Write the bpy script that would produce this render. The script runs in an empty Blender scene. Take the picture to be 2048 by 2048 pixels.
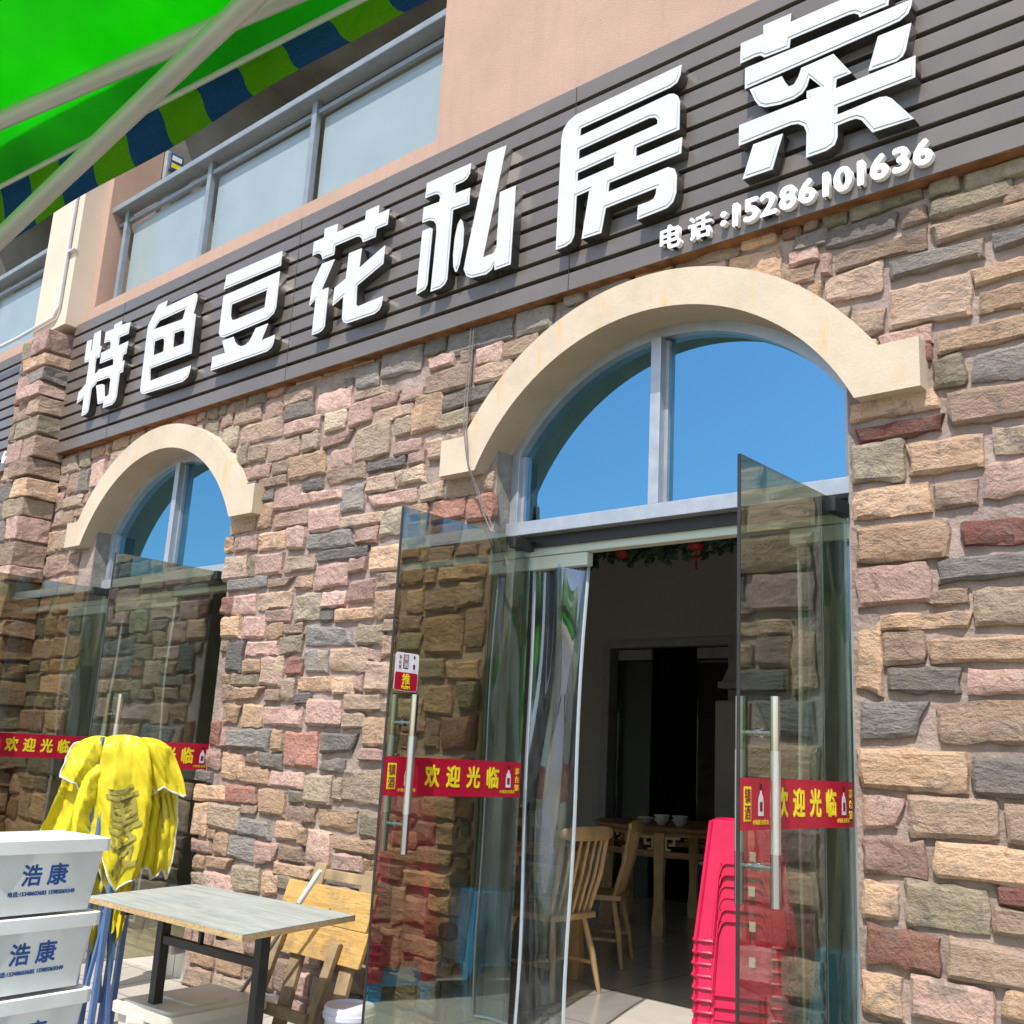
import bpy, bmesh, math, random
from mathutils import Vector, Matrix, noise
random.seed(7)
D = bpy.data
sc = bpy.context.scene
col = sc.collection
R = math.radians
# ------------------------------------------------------------------ camera, sky, sun, exposure
cd = D.cameras.new('camera'); cam = D.objects.new('camera', cd); col.objects.link(cam)
cam.matrix_world = Matrix(((0.749685, 0.111781, 0.652286, 0.0), (0.659676, -0.205026, -0.723043, -4.0), (0.052913, 0.972352, -0.227444, 1.35), (0, 0, 0, 1)))
cd.sensor_width = 36; cd.lens = 36.7218; cd.clip_start = 0.05; cd.clip_end = 3000
sc.camera = cam
TO_SUN = Vector((0.36, -1.0, 1.70)).normalized()
w = D.worlds.new('World'); sc.world = w; w.use_nodes = True
nt = w.node_tree; nt.nodes.clear()
out = nt.nodes.new('ShaderNodeOutputWorld'); bg = nt.nodes.new('ShaderNodeBackground'); sky = nt.nodes.new('ShaderNodeTexSky')
sky.sky_type = 'NISHITA'; sky.sun_disc = False
sky.sun_elevation = math.asin(TO_SUN.z); sky.sun_rotation = math.atan2(TO_SUN.x, TO_SUN.y)
sky.air_density = 1.0; sky.dust_density = 1.6; sky.ozone_density = 1.4
bg.inputs[1].default_value = 0.15
nt.links.new(sky.outputs[0], bg.inputs[0]); nt.links.new(bg.outputs[0], out.inputs[0])
sl = D.lights.new('sun', 'SUN'); sun = D.objects.new('sun', sl); col.objects.link(sun)
sl.energy = 3.5; sl.angle = R(0.53); sl.color = (1.0, 0.965, 0.915)
sun.rotation_euler = (-TO_SUN).to_track_quat('-Z', 'Y').to_euler()
vs = sc.view_settings; vs.view_transform = 'Standard'; vs.look = 'None'; vs.exposure = 0.76; vs.gamma = 1.0
sc.cycles.max_bounces = 10; sc.cycles.transparent_max_bounces = 24; sc.cycles.glossy_bounces = 5
sc.cycles.diffuse_bounces = 4; sc.cycles.caustics_reflective = False; sc.cycles.caustics_refractive = False
sc.cycles.sample_clamp_indirect = 6.0

# ------------------------------------------------------------------ materials
MATS = {}
class NB:
    def __init__(s, name):
        s.m = D.materials.new(name); s.m.use_nodes = True; s.t = s.m.node_tree; s.t.nodes.clear()
        s.out = s.t.nodes.new('ShaderNodeOutputMaterial')
    def n(s, ty, **kw):
        nd = s.t.nodes.new(ty)
        for k, v in kw.items():
            if k.startswith('i_'):
                key = k[2:]
                key = int(key) if key.isdigit() else key.replace('_', ' ')
                nd.inputs[key].default_value = v
            else: setattr(nd, k, v)
        return nd
    def l(s, a, b): s.t.links.new(a, b)
    def coord(s, scale=(1, 1, 1), rnd=True):
        tc = s.n('ShaderNodeTexCoord'); mp = s.n('ShaderNodeMapping'); mp.inputs['Scale'].default_value = scale
        s.l(tc.outputs['Object'], mp.inputs['Vector'])
        if not rnd: return mp.outputs[0]
        oi = s.n('ShaderNodeObjectInfo'); mu = s.n('ShaderNodeVectorMath', operation='SCALE'); cx = s.n('ShaderNodeCombineXYZ')
        for i in range(3): s.l(oi.outputs['Random'], cx.inputs[i])
        s.l(cx.outputs[0], mu.inputs[0]); mu.inputs['Scale'].default_value = 37.0
        ad = s.n('ShaderNodeVectorMath', operation='ADD'); s.l(mp.outputs[0], ad.inputs[0]); s.l(mu.outputs[0], ad.inputs[1])
        return ad.outputs[0]
    def noise(s, vec, scale, detail=4, rough=.55, dist=0):
        nd = s.n('ShaderNodeTexNoise'); nd.inputs['Scale'].default_value = scale; nd.inputs['Detail'].default_value = detail
        nd.inputs['Roughness'].default_value = rough; nd.inputs['Distortion'].default_value = dist
        s.l(vec, nd.inputs['Vector']); return nd.outputs['Fac']
    def ramp(s, fac, stops):
        r = s.n('ShaderNodeValToRGB'); e = r.color_ramp.elements
        while len(e) > 1: e.remove(e[-1])
        for i, (p, c) in enumerate(stops):
            el = e[0] if i == 0 else e.new(p)
            el.position = p; el.color = (c[0], c[1], c[2], 1) if hasattr(c, '__len__') else (c, c, c, 1)
        s.l(fac, r.inputs[0]); return r.outputs[0]
    def mix(s, fac, a, b, bt='MIX'):
        m = s.n('ShaderNodeMix', data_type='RGBA', blend_type=bt)
        for v, i in ((fac, 0), (a, 6), (b, 7)):
            if isinstance(v, (int, float)): m.inputs[i].default_value = v
            elif isinstance(v, tuple): m.inputs[i].default_value = (*v[:3], 1)
            else: s.l(v, m.inputs[i])
        return m.outputs[2]
    def math(s, op, a, b=0.0):
        m = s.n('ShaderNodeMath', operation=op)
        for v, i in ((a, 0), (b, 1)):
            if isinstance(v, (int, float)): m.inputs[i].default_value = v
            else: s.l(v, m.inputs[i])
        return m.outputs[0]
    def bump(s, h, strength=.5, dist=.01, nrm=None):
        b = s.n('ShaderNodeBump'); b.inputs['Strength'].default_value = strength; b.inputs['Distance'].default_value = dist
        s.l(h, b.inputs['Height'])
        if nrm is not None: s.l(nrm, b.inputs['Normal'])
        return b.outputs[0]
    def bsdf(s, base, rough=.6, metal=0., spec=.5, nrm=None, **kw):
        p = s.n('ShaderNodeBsdfPrincipled')
        for v, k in ((base, 'Base Color'), (rough, 'Roughness'), (metal, 'Metallic'), (spec, 'Specular IOR Level')):
            if isinstance(v, (int, float)): p.inputs[k].default_value = v
            elif isinstance(v, tuple): p.inputs[k].default_value = (*v[:3], 1)
            else: s.l(v, p.inputs[k])
        for k, v in kw.items(): p.inputs[k].default_value = v
        if nrm is not None: s.l(nrm, p.inputs['Normal'])
        return p
    def done(s, sh): s.l(sh.outputs[0] if hasattr(sh, 'outputs') else sh, s.out.inputs[0]); MATS[s.m.name] = s.m; return s.m

def simple(name, base, rough=.5, metal=0., spec=.5, var=.12, vscale=6, bscale=0, bstr=.3, bdist=.004, detail=5):
    b = NB(name); v = b.coord()
    n1 = b.noise(v, vscale, detail, .6)
    lo = tuple(c * (1 - var) for c in base); hi = tuple(min(1, c * (1 + var)) for c in base)
    c = b.ramp(n1, [(.3, lo), (.7, hi)])
    nr = None
    if bscale: nr = b.bump(b.noise(v, bscale, 6, .6), bstr, bdist)
    rr = b.ramp(n1, [(.3, max(.02, rough * .85)), (.7, min(1, rough * 1.15))])
    return b.done(b.bsdf(c, rr, metal, spec, nr))

def stone_mat(code, cols, lay=2.2):
    b = NB('stone_' + code); v = b.coord(); vl = b.coord((1, 1, lay))
    n1 = b.noise(v, 5.0, 6, .65, .3); n2 = b.noise(vl, 13, 11, .74, .12); n3 = b.noise(v, 120, 4, .65)
    c = b.ramp(n1, [(.28, cols[0]), (.5, cols[1]), (.72, cols[2])])
    c = b.mix(b.ramp(n2, [(.36, .0), (.60, .85)]), c, b.mix(.55, c, cols[3]))
    c = b.mix(b.ramp(b.noise(v, 8.5, 7, .7, .8), [(.53, 0.), (.66, .72)]), c, (.21, .185, .165))
    c = b.mix(b.ramp(n2, [(.30, .75), (.42, 0.)]), c, (.16, .105, .07))
    c = b.mix(b.ramp(n3, [(.28, .6), (.5, .0)]), c, b.mix(.5, c, (.1, .07, .05)))
    oi = b.n('ShaderNodeObjectInfo'); hs = b.n('ShaderNodeHueSaturation')
    b.l(b.math('MULTIPLY_ADD', oi.outputs['Random'], .62), hs.inputs['Value'])
    mm = hs.inputs['Value'].links[0].from_node; mm.inputs[2].default_value = .70
    b.l(c, hs.inputs['Color'])
    vo = b.n('ShaderNodeTexVoronoi', feature='DISTANCE_TO_EDGE'); vo.inputs['Scale'].default_value = 7
    wv = b.n('ShaderNodeVectorMath', operation='ADD'); b.l(vl, wv.inputs[0])
    nv = b.n('ShaderNodeTexNoise'); nv.inputs['Scale'].default_value = 9; nv.inputs['Detail'].default_value = 4; b.l(v, nv.inputs['Vector'])
    sc_ = b.n('ShaderNodeVectorMath', operation='SCALE'); sc_.inputs['Scale'].default_value = .32; b.l(nv.outputs['Color'], sc_.inputs[0]); b.l(sc_.outputs[0], wv.inputs[1])
    b.l(wv.outputs[0], vo.inputs['Vector'])
    crack = b.ramp(vo.outputs['Distance'], [(.0, 0.), (.035, 1.)])
    spl = b.n('ShaderNodeTexVoronoi'); spl.inputs['Scale'].default_value = 46; b.l(b.coord((1, 1, .45)), spl.inputs['Vector'])
    fleck = b.ramp(spl.outputs['Distance'], [(.055, .8), (.10, 0.)])
    patch = b.ramp(b.noise(v, 3.1, 2), [(.52, 0.), (.66, .8)])
    cf = b.mix(b.math('MULTIPLY', fleck, patch), hs.outputs[0], (.62, .58, .52))
    h = b.math('ADD', b.math('MULTIPLY', n2, 1.0), b.math('ADD', b.math('MULTIPLY', crack, .05), b.math('MULTIPLY', n3, .22)))
    vf = b.n('ShaderNodeTexVoronoi', feature='F1'); vf.inputs['Scale'].default_value = 16; b.l(wv.outputs[0], vf.inputs['Vector'])
    h = b.math('ADD', h, b.math('MULTIPLY', vf.outputs['Distance'], .30))
    nr = b.bump(h, 1.0, .034)
    return b.done(b.bsdf(cf, .88, 0, .25, nr))
stone_mat('t', ((.43, .28, .19), (.55, .38, .275), (.48, .345, .265), (.28, .215, .175)))
stone_mat('o', ((.51, .30, .175), (.60, .39, .255), (.46, .265, .16), (.66, .47, .325)))
stone_mat('p', ((.44, .26, .21), (.52, .325, .268), (.41, .24, .20), (.60, .44, .37)), 1.2)
stone_mat('r', ((.33, .135, .10), (.40, .19, .14), (.28, .11, .085), (.46, .27, .21)), 1.2)
stone_mat('m', ((.24, .085, .07), (.30, .13, .105), (.36, .19, .16), (.16, .055, .05)), 1.2)
stone_mat('g', ((.145, .132, .122), (.225, .205, .19), (.115, .106, .10), (.38, .35, .325)), 3.2)
stone_mat('v', ((.36, .295, .20), (.45, .38, .27), (.29, .25, .175), (.21, .17, .12)), 1.8)
stone_mat('c', ((.54, .40, .28), (.61, .475, .345), (.48, .345, .24), (.38, .29, .22)))
stone_mat('b', ((.36, .285, .215), (.29, .26, .235), (.45, .35, .25), (.20, .185, .175)))

simple('mortar', (.315, .245, .212), .95, spec=.15, var=.28, vscale=7, bscale=28, bstr=.9, bdist=.016, detail=9)
simple('cement', (.27, .255, .235), .95, spec=.15, var=.3, vscale=9, bscale=40, bstr=.6, bdist=.006)
def pink():
    b = NB('pink_render'); v = b.coord((1, 1, 1), False); vz = b.coord((3.2, 3.2, .22), False)
    c = b.ramp(b.noise(v, 1.6, 9, .7), [(.3, (.415, .275, .212)), (.7, (.49, .33, .255))])
    c = b.mix(b.ramp(b.noise(vz, 3.0, 7, .7), [(.52, 0.), (.74, .5)]), c, (.33, .225, .185))
    c = b.mix(b.ramp(b.noise(v, 140, 3, .6), [(.30, .5), (.45, 0.)]), c, (.27, .17, .14))
    return b.done(b.bsdf(c, .95, 0, .15, b.bump(b.noise(v, 140, 6, .65), .7, .007)))
pink()
simple('cream_render', (.60, .495, .385), .9, spec=.2, var=.06, vscale=2.5, bscale=60, bstr=.25, bdist=.004)
simple('concrete', (.23, .22, .19), .95, spec=.2, var=.35, vscale=1.3, bscale=20, bstr=.4, bdist=.01)
def mould_mat():
    b = NB('arch_plaster'); v = b.coord((1, 1, 1), False); vz = b.coord((2.5, 1, .5), False)
    c = b.ramp(b.noise(v, 2.2, 8, .7), [(.3, (.44, .36, .27)), (.55, (.53, .44, .33)), (.75, (.56, .475, .365))])
    c = b.mix(b.ramp(b.noise(vz, 5, 5, .65), [(.57, 0.), (.68, .65)]), c, (.58, .37, .15))
    h = b.math('ADD', b.noise(v, 9, 9, .68, .2), b.math('MULTIPLY', b.noise(v, 80, 4), .35))
    return b.done(b.bsdf(c, .85, 0, .25, b.bump(h, .4, .008)))
mould_mat()
simple('slat_metal', (.150, .128, .112), .28, metal=.12, spec=.6, var=.12, vscale=1.6)
simple('rusty_frame', (.17, .075, .03), .9, spec=.2, var=.6, vscale=9, bscale=60, bstr=.5)
simple('sign_backing', (.075, .055, .045), .85, spec=.2, var=.5, vscale=7)
simple('letter_face', (.55, .56, .565), .42, spec=.5, var=.07, vscale=5, detail=9)
simple('letter_groove', (.42, .42, .43), .5, var=.05)
simple('letter_steel', (.095, .088, .082), .3, metal=.6, var=.15, vscale=5)
simple('digit_white', (.82, .82, .82), .4, var=.02)
simple('aluminium', (.42, .44, .47), .42, metal=.55, var=.10, vscale=14, bscale=70, bstr=.1)
simple('rail_paint', (.235, .27, .295), .42, metal=.2, var=.12, vscale=8)
simple('dark_metal', (.035, .034, .035), .45, metal=.3, var=.2, vscale=12)
simple('black_paint', (.022, .021, .022), .5, var=.3, vscale=12, bscale=60, bstr=.15)
simple('steel_polished', (.50, .50, .49), .06, metal=1., var=.03)
simple('steel_satin', (.60, .585, .56), .33, metal=.9, var=.04, vscale=30)
simple('rail_cream', (.62, .66, .55), .45, var=.05)
simple('interior_white', (.43, .415, .375), .9, spec=.2, var=.05, vscale=1.5)
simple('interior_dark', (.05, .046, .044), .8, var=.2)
simple('wood_chair', (.66, .44, .20), .42, var=.22, vscale=9)
simple('wood_table', (.36, .20, .085), .4, var=.3, vscale=8)
def worn_wood():
    b = NB('wood_yellow'); v = b.coord((.5, 1, 6)); v2 = b.coord()
    g_ = b.noise(v, 9, 8, .7, .5)
    c = b.ramp(g_, [(.3, (.40, .23, .065)), (.55, (.55, .34, .11)), (.75, (.60, .40, .15))])
    c = b.mix(b.ramp(b.noise(v2, 4.5, 7, .72), [(.50, 0.), (.66, .75)]), c, (.22, .17, .11))
    c = b.mix(b.ramp(b.noise(v, 26, 4, .6), [(.60, 0.), (.68, .7)]), c, (.10, .06, .03))
    return b.done(b.bsdf(c, .75, 0, .3, b.bump(g_, .5, .006)))
worn_wood()
simple('wood_grey', (.29, .205, .115), .85, var=.35, vscale=8, bscale=40, bstr=.5)
simple('chipboard_edge', (.50, .34, .17), .9, var=.35, vscale=90, bscale=120, bstr=.6)
simple('porcelain', (.7, .7, .68), .2, var=.03)
simple('stool_red', (.54, .008, .062), .38, spec=.45, var=.10, vscale=9)
simple('stool_blue', (.02, .30, .56), .38, spec=.45, var=.10, vscale=9)
simple('white_tag', (.75, .75, .73), .6, var=.04)
simple('crate_plastic', (.76, .77, .775), .42, spec=.5, var=.09, vscale=4, detail=9)
simple('box_plastic', (.66, .62, .54), .4, spec=.5, var=.10, vscale=6)
simple('bucket_plastic', (.62, .60, .74), .4, spec=.5, var=.04)
simple('ink_blue', (.02, .10, .36), .5, var=.45, vscale=30)
simple('sticker_red', (.42, .008, .032), .35, var=.08, vscale=8)
simple('sticker_yellow', (.78, .66, .02), .4, var=.03)
simple('sticker_white', (.74, .74, .80), .4, var=.03)
simple('print_black', (.02, .015, .015), .5, var=.2)
simple('print_maroon', (.22, .02, .03), .5, var=.2)
simple('tent_leg_blue', (.115, .20, .40), .42, metal=.15, var=.14, vscale=9)
simple('print_olive', (.30, .25, .05), .7, var=.2)
simple('hem_white', (.62, .60, .52), .8, var=.1)
simple('cable_grey', (.16, .14, .13), .6, var=.2)
simple('pipe_white', (.62, .62, .62), .35, var=.06)
simple('meter_grey', (.32, .33, .32), .5, var=.15)
simple('meter_blue', (.06, .11, .24), .35, var=.15)
simple('leaf_dark', (.03, .075, .035), .6, var=.4, vscale=30)
simple('lantern_red', (.42, .02, .03), .5, var=.15)
simple('frame_white', (.46, .45, .41), .4, metal=.2, var=.12, vscale=6)
simple('pvc_edge', (.36, .41, .45), .4, var=.08, vscale=20)
simple('pole_steel', (.34, .33, .31), .3, metal=.9, var=.3, vscale=20)

def table_top_mat():
    b = NB('worn_tabletop'); v = b.coord((1, 14, 14), False); v2 = b.coord((1, 1, 1), False)
    n = b.noise(v, 2.2, 7, .7)
    c = b.ramp(n, [(.28, (.20, .21, .19)), (.5, (.33, .35, .32)), (.72, (.39, .40, .36))])
    c = b.mix(b.ramp(b.noise(v2, 2.5, 4), [(.52, 0.), (.7, .6)]), c, (.20, .27, .29))
    c = b.mix(b.ramp(b.noise(v, 5, 9, .78), [(.54, 0.), (.66, .85)]), c, (.20, .145, .10))
    c = b.mix(b.ramp(b.noise(v, 9, 6, .7), [(.58, 0.), (.70, .8)]), c, (.60, .60, .56))
    return b.done(b.bsdf(c, .6, 0, .35, b.bump(n, .15, .004)))
table_top_mat()

def floor_mat(name, base, size, rough, joint, jw=.006, rot=0.0):
    b = NB(name); tc = b.n('ShaderNodeTexCoord'); mp = b.n('ShaderNodeMapping'); mp.inputs['Rotation'].default_value = (0, 0, rot)
    b.l(tc.outputs['Object'], mp.inputs['Vector'])
    br = b.n('ShaderNodeTexBrick'); br.offset = 0.0; br.inputs['Scale'].default_value = 1.0
    br.inputs['Brick Width'].default_value = size; br.inputs['Row Height'].default_value = size; br.inputs['Mortar Size'].default_value = jw
    br.inputs['Color1'].default_value = (*base, 1); br.inputs['Color2'].default_value = (*[c * .93 for c in base], 1); br.inputs['Mortar'].default_value = (*joint, 1)
    b.l(mp.outputs[0], br.inputs['Vector'])
    n = b.noise(mp.outputs[0], 2.3, 6, .65)
    c = b.mix(b.ramp(n, [(.35, .35), (.65, 0.)]), br.outputs['Color'], b.mix(.5, br.outputs['Color'], (.12, .10, .085)))
    rr = b.ramp(n, [(.3, rough * .8), (.7, min(1, rough * 1.3))])
    return b.done(b.bsdf(c, rr, 0, .5, b.bump(b.noise(mp.outputs[0], 60, 4), .08, .003)))
floor_mat('floor_tile', (.64, .585, .50), .8, .13, (.12, .10, .08), .004)
floor_mat('pavement_tile', (.40, .365, .31), .4, .8, (.22, .20, .17), .008)

def glass_mat(name, tint, r0, k, rough=0.0, gcol=(1, 1, 1), wav=0.0, wscale=3., dirt=0.0):
    b = NB(name); nr = None
    if wav: nr = b.bump(b.noise(b.coord((1, 1, .35)), wscale, 3, .5, .4), 1.0, wav)
    lw = b.n('ShaderNodeLayerWeight'); lw.inputs['Blend'].default_value = .5
    if nr is not None: b.l(nr, lw.inputs['Normal'])
    f = b.math('ADD', b.math('MULTIPLY', b.math('POWER', lw.outputs['Facing'], 5.0), k), r0)
    tr = b.n('ShaderNodeBsdfTransparent'); tr.inputs[0].default_value = (*tint, 1)
    gl = b.n('ShaderNodeBsdfAnisotropic'); gl.inputs['Color'].default_value = (*gcol, 1); gl.inputs['Roughness'].default_value = rough
    if nr is not None: b.l(nr, gl.inputs['Normal'])
    mx = b.n('ShaderNodeMixShader'); b.l(b.math('MINIMUM', f, 1.0), mx.inputs[0]); b.l(tr.outputs[0], mx.inputs[1]); b.l(gl.outputs[0], mx.inputs[2])
    last = mx
    if dirt:
        df = b.n('ShaderNodeBsdfDiffuse'); df.inputs[0].default_value = (.55, .54, .5, 1)
        d = b.math('MULTIPLY', b.ramp(b.noise(b.coord((1, 1, .5)), 7, 8, .75), [(.45, 0.), (.8, 1.)]), dirt)
        m2 = b.n('ShaderNodeMixShader'); b.l(d, m2.inputs[0]); b.l(mx.outputs[0], m2.inputs[1]); b.l(df.outputs[0], m2.inputs[2]); last = m2
    return b.done(last)
glass_mat('door_glass', (.67, .66, .54), .20, .80, gcol=(.78, .95, 1.0), dirt=.02)
glass_mat('window_glass', (.12, .16, .18), .80, .2, gcol=(.19, .45, .62))
glass_mat('pvc_clear', (.80, .82, .86), .13, .9, rough=.05, gcol=(.80, .90, 1.0), wav=.006, wscale=1.6, dirt=.07)
def balcony_glass():
    b = NB('balcony_glass'); v = b.coord((1, 1, 1))
    c = b.ramp(b.noise(v, 2, 4), [(.3, (.235, .295, .305)), (.7, (.27, .335, .34))])
    sp = b.n('ShaderNodeTexVoronoi'); sp.inputs['Scale'].default_value = 26; b.l(v, sp.inputs['Vector'])
    c = b.mix(b.math('MULTIPLY', b.ramp(sp.outputs['Distance'], [(.05, 1.), (.09, 0.)]), b.ramp(b.noise(v, 2.5, 2), [(.5, 0.), (.6, .8)])), c, (.7, .72, .72))
    p = b.bsdf(c, .12, 0, .8)
    return b.done(p)
balcony_glass()
def cloth_mat(name, c1, c2, trans, bd=.03):
    b = NB(name); v = b.coord((1, 1, 1), False)
    n = b.noise(v, 3.5, 5, .6)
    c = b.ramp(n, [(.3, c1), (.7, c2)])
    df = b.n('ShaderNodeBsdfDiffuse'); tl = b.n('ShaderNodeBsdfTranslucent'); b.l(c, df.inputs[0]); b.l(c, tl.inputs[0])
    nr = b.bump(b.noise(v, 13, 7, .62, .6), .8, bd); b.l(nr, df.inputs['Normal'])
    mx = b.n('ShaderNodeMixShader'); mx.inputs[0].default_value = trans; b.l(df.outputs[0], mx.inputs[1]); b.l(tl.outputs[0], mx.inputs[2])
    g = b.n('ShaderNodeBsdfAnisotropic'); g.inputs['Roughness'].default_value = .35
    m2 = b.n('ShaderNodeMixShader'); m2.inputs[0].default_value = .015; b.l(mx.outputs[0], m2.inputs[1]); b.l(g.outputs[0], m2.inputs[2])
    return b.done(m2)
cloth_mat('green_canopy', (.02, .56, .004), (.06, .74, .006), .82)
cloth_mat('green_valance', (.15, .36, .015), (.20, .44, .02), .45)
cloth_mat('blue_valance', (.02, .055, .26), (.03, .075, .32), .3)
cloth_mat('yellow_cloth', (.76, .62, .03), (.82, .71, .05), .30, .006)

# ------------------------------------------------------------------ geometry helpers
def tag(o, label=None, cat=None, group=None, kind=None):
    if label: o['label'] = label
    if cat: o['category'] = cat
    if group: o['group'] = group
    if kind: o['kind'] = kind
    return o
def thing(name, loc, label, cat, group=None, rz=0.0):
    o = D.objects.new(name, None); col.objects.link(o); o.location = loc; o.rotation_euler = (0, 0, rz); o.empty_display_size = .1
    return tag(o, label, cat, group)
def wloc(o):
    v = Vector((0, 0, 0))
    while o is not None: v += o.location; o = o.parent
    return v
def link_mesh(name, me, mat, parent=None):
    o = D.objects.new(name, me); col.objects.link(o)
    if mat: me.materials.clear(); me.materials.append(MATS[mat])
    if parent is not None: o.parent = parent
    return o
class MB:
    def __init__(s): s.v = []; s.f = []
    def add(s, vs, fs):
        b = len(s.v); s.v += [tuple(p) for p in vs]; s.f += [tuple(i + b for i in f) for f in fs]; return s
    def box(s, x0, x1, y0, y1, z0, z1):
        return s.add([(x0, y0, z0), (x1, y0, z0), (x1, y1, z0), (x0, y1, z0), (x0, y0, z1), (x1, y0, z1), (x1, y1, z1), (x0, y1, z1)],
                     [(0, 3, 2, 1), (4, 5, 6, 7), (0, 1, 5, 4), (1, 2, 6, 5), (2, 3, 7, 6), (3, 0, 4, 7)])
    def hexa(s, b, t):   # 4 bottom + 4 top points
        return s.add(list(b) + list(t), [(0, 3, 2, 1), (4, 5, 6, 7), (0, 1, 5, 4), (1, 2, 6, 5), (2, 3, 7, 6), (3, 0, 4, 7)])
    def prism(s, poly, y0, y1, ax='y'):   # poly in (x,z) extruded along y, or (y,z) along x
        n = len(poly)
        mk = (lambda a, c, d: (a, d, c)) if ax == 'y' else ((lambda a, c, d: (d, a, c)) if ax == 'x' else (lambda a, c, d: (a, c, d)))
        vs = [mk(a, c, y0) for a, c in poly] + [mk(a, c, y1) for a, c in poly]
        fs = [tuple(range(n)), tuple(range(2 * n - 1, n - 1, -1))] + [(i, i + n, (i + 1) % n + n, (i + 1) % n) for i in range(n)]
        return s.add(vs, fs)
    def ring(s, inner, outer, y0, y1):   # strips between two polylines of (x,z), extruded along y
        n = len(inner)
        vs = [(p[0], y, p[1]) for y in (y0, y1) for pl in (inner, outer) for p in pl]
        I0, O0, I1, O1 = 0, n, 2 * n, 3 * n; fs = []
        for i in range(n - 1):
            fs += [(I0 + i, I0 + i + 1, O0 + i + 1, O0 + i), (I1 + i, O1 + i, O1 + i + 1, I1 + i + 1),
                   (I0 + i, I1 + i, I1 + i + 1, I0 + i + 1), (O0 + i, O0 + i + 1, O1 + i + 1, O1 + i)]
        fs += [(I0, O0, O1, I1), (I0 + n - 1, I1 + n - 1, O1 + n - 1, O0 + n - 1)]
        return s.add(vs, fs)
    def tube(s, pts, r, n=10, cap=True, sq=False):
        pts = [Vector(p) for p in pts]; rs = r if hasattr(r, '__len__') else [r] * len(pts)
        rings = []; up = None
        for i, p in enumerate(pts):
            t = (pts[min(i + 1, len(pts) - 1)] - pts[max(i - 1, 0)]).normalized()
            if up is None: up = Vector((0, 0, 1)) if abs(t.z) < .9 else Vector((0, 1, 0))
            u = t.cross(up).normalized(); vv = u.cross(t).normalized(); up = vv
            rings.append([p + (u * math.cos(a) + vv * math.sin(a)) * rs[i] for a in ([2 * math.pi * (k + (.5 if sq else 0)) / n for k in range(n)])])
        vs = [q for rg in rings for q in rg]; fs = []
        for i in range(len(pts) - 1):
            for k in range(n): fs.append((i * n + k, i * n + (k + 1) % n, (i + 1) * n + (k + 1) % n, (i + 1) * n + k))
        if cap: fs += [tuple(range(n - 1, -1, -1)), tuple(range((len(pts) - 1) * n, len(pts) * n))]
        return s.add(vs, fs)
    def lathe(s, prof, c=(0, 0, 0), n=24, cap=True):
        vs = [(c[0] + r * math.cos(2 * math.pi * k / n), c[1] + r * math.sin(2 * math.pi * k / n), c[2] + z) for r, z in prof for k in range(n)]
        fs = [(i * n + k, i * n + (k + 1) % n, (i + 1) * n + (k + 1) % n, (i + 1) * n + k) for i in range(len(prof) - 1) for k in range(n)]
        if cap: fs += [tuple(range(n - 1, -1, -1)), tuple(range((len(prof) - 1) * n, len(prof) * n))]
        return s.add(vs, fs)
    def sheet(s, fn, nu, nv):
        vs = [fn(i / nu, j / nv) for j in range(nv + 1) for i in range(nu + 1)]
        fs = [(j * (nu + 1) + i, j * (nu + 1) + i + 1, (j + 1) * (nu + 1) + i + 1, (j + 1) * (nu + 1) + i) for j in range(nv) for i in range(nu)]
        return s.add(vs, fs)
    def mesh(s, name, smooth=False, bevel=0.0, solid=0.0, org=None):
        me = D.meshes.new(name); o_ = org or Vector((0, 0, 0))
        me.from_pydata([(p[0] - o_[0], p[1] - o_[1], p[2] - o_[2]) for p in s.v], [], s.f); me.update()
        bm = bmesh.new(); bm.from_mesh(me)
        if not solid: bmesh.ops.recalc_face_normals(bm, faces=bm.faces)
        if solid:
            bmesh.ops.solidify(bm, geom=bm.faces[:], thickness=solid); bmesh.ops.recalc_face_normals(bm, faces=bm.faces)
        if bevel: bmesh.ops.bevel(bm, geom=bm.edges[:], offset=bevel, segments=2, affect='EDGES', profile=.6, clamp_overlap=True)
        bm.to_mesh(me); bm.free()
        if smooth:
            for p in me.polygons: p.use_smooth = True
            try: me.set_sharp_from_angle(angle=R(38))
            except Exception: pass
        return me
    def build(s, name, mat, parent=None, smooth=False, bevel=0.0, solid=0.0, local=False):
        org = None if (local or parent is None) else wloc(parent)
        return link_mesh(name, s.mesh(name, smooth, bevel, solid, org), mat, parent)
def copy_tree(o, parent=None):
    c = o.copy(); col.objects.link(c); c.parent = parent
    for ch in list(o.children): copy_tree(ch, c)
    return c
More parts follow.
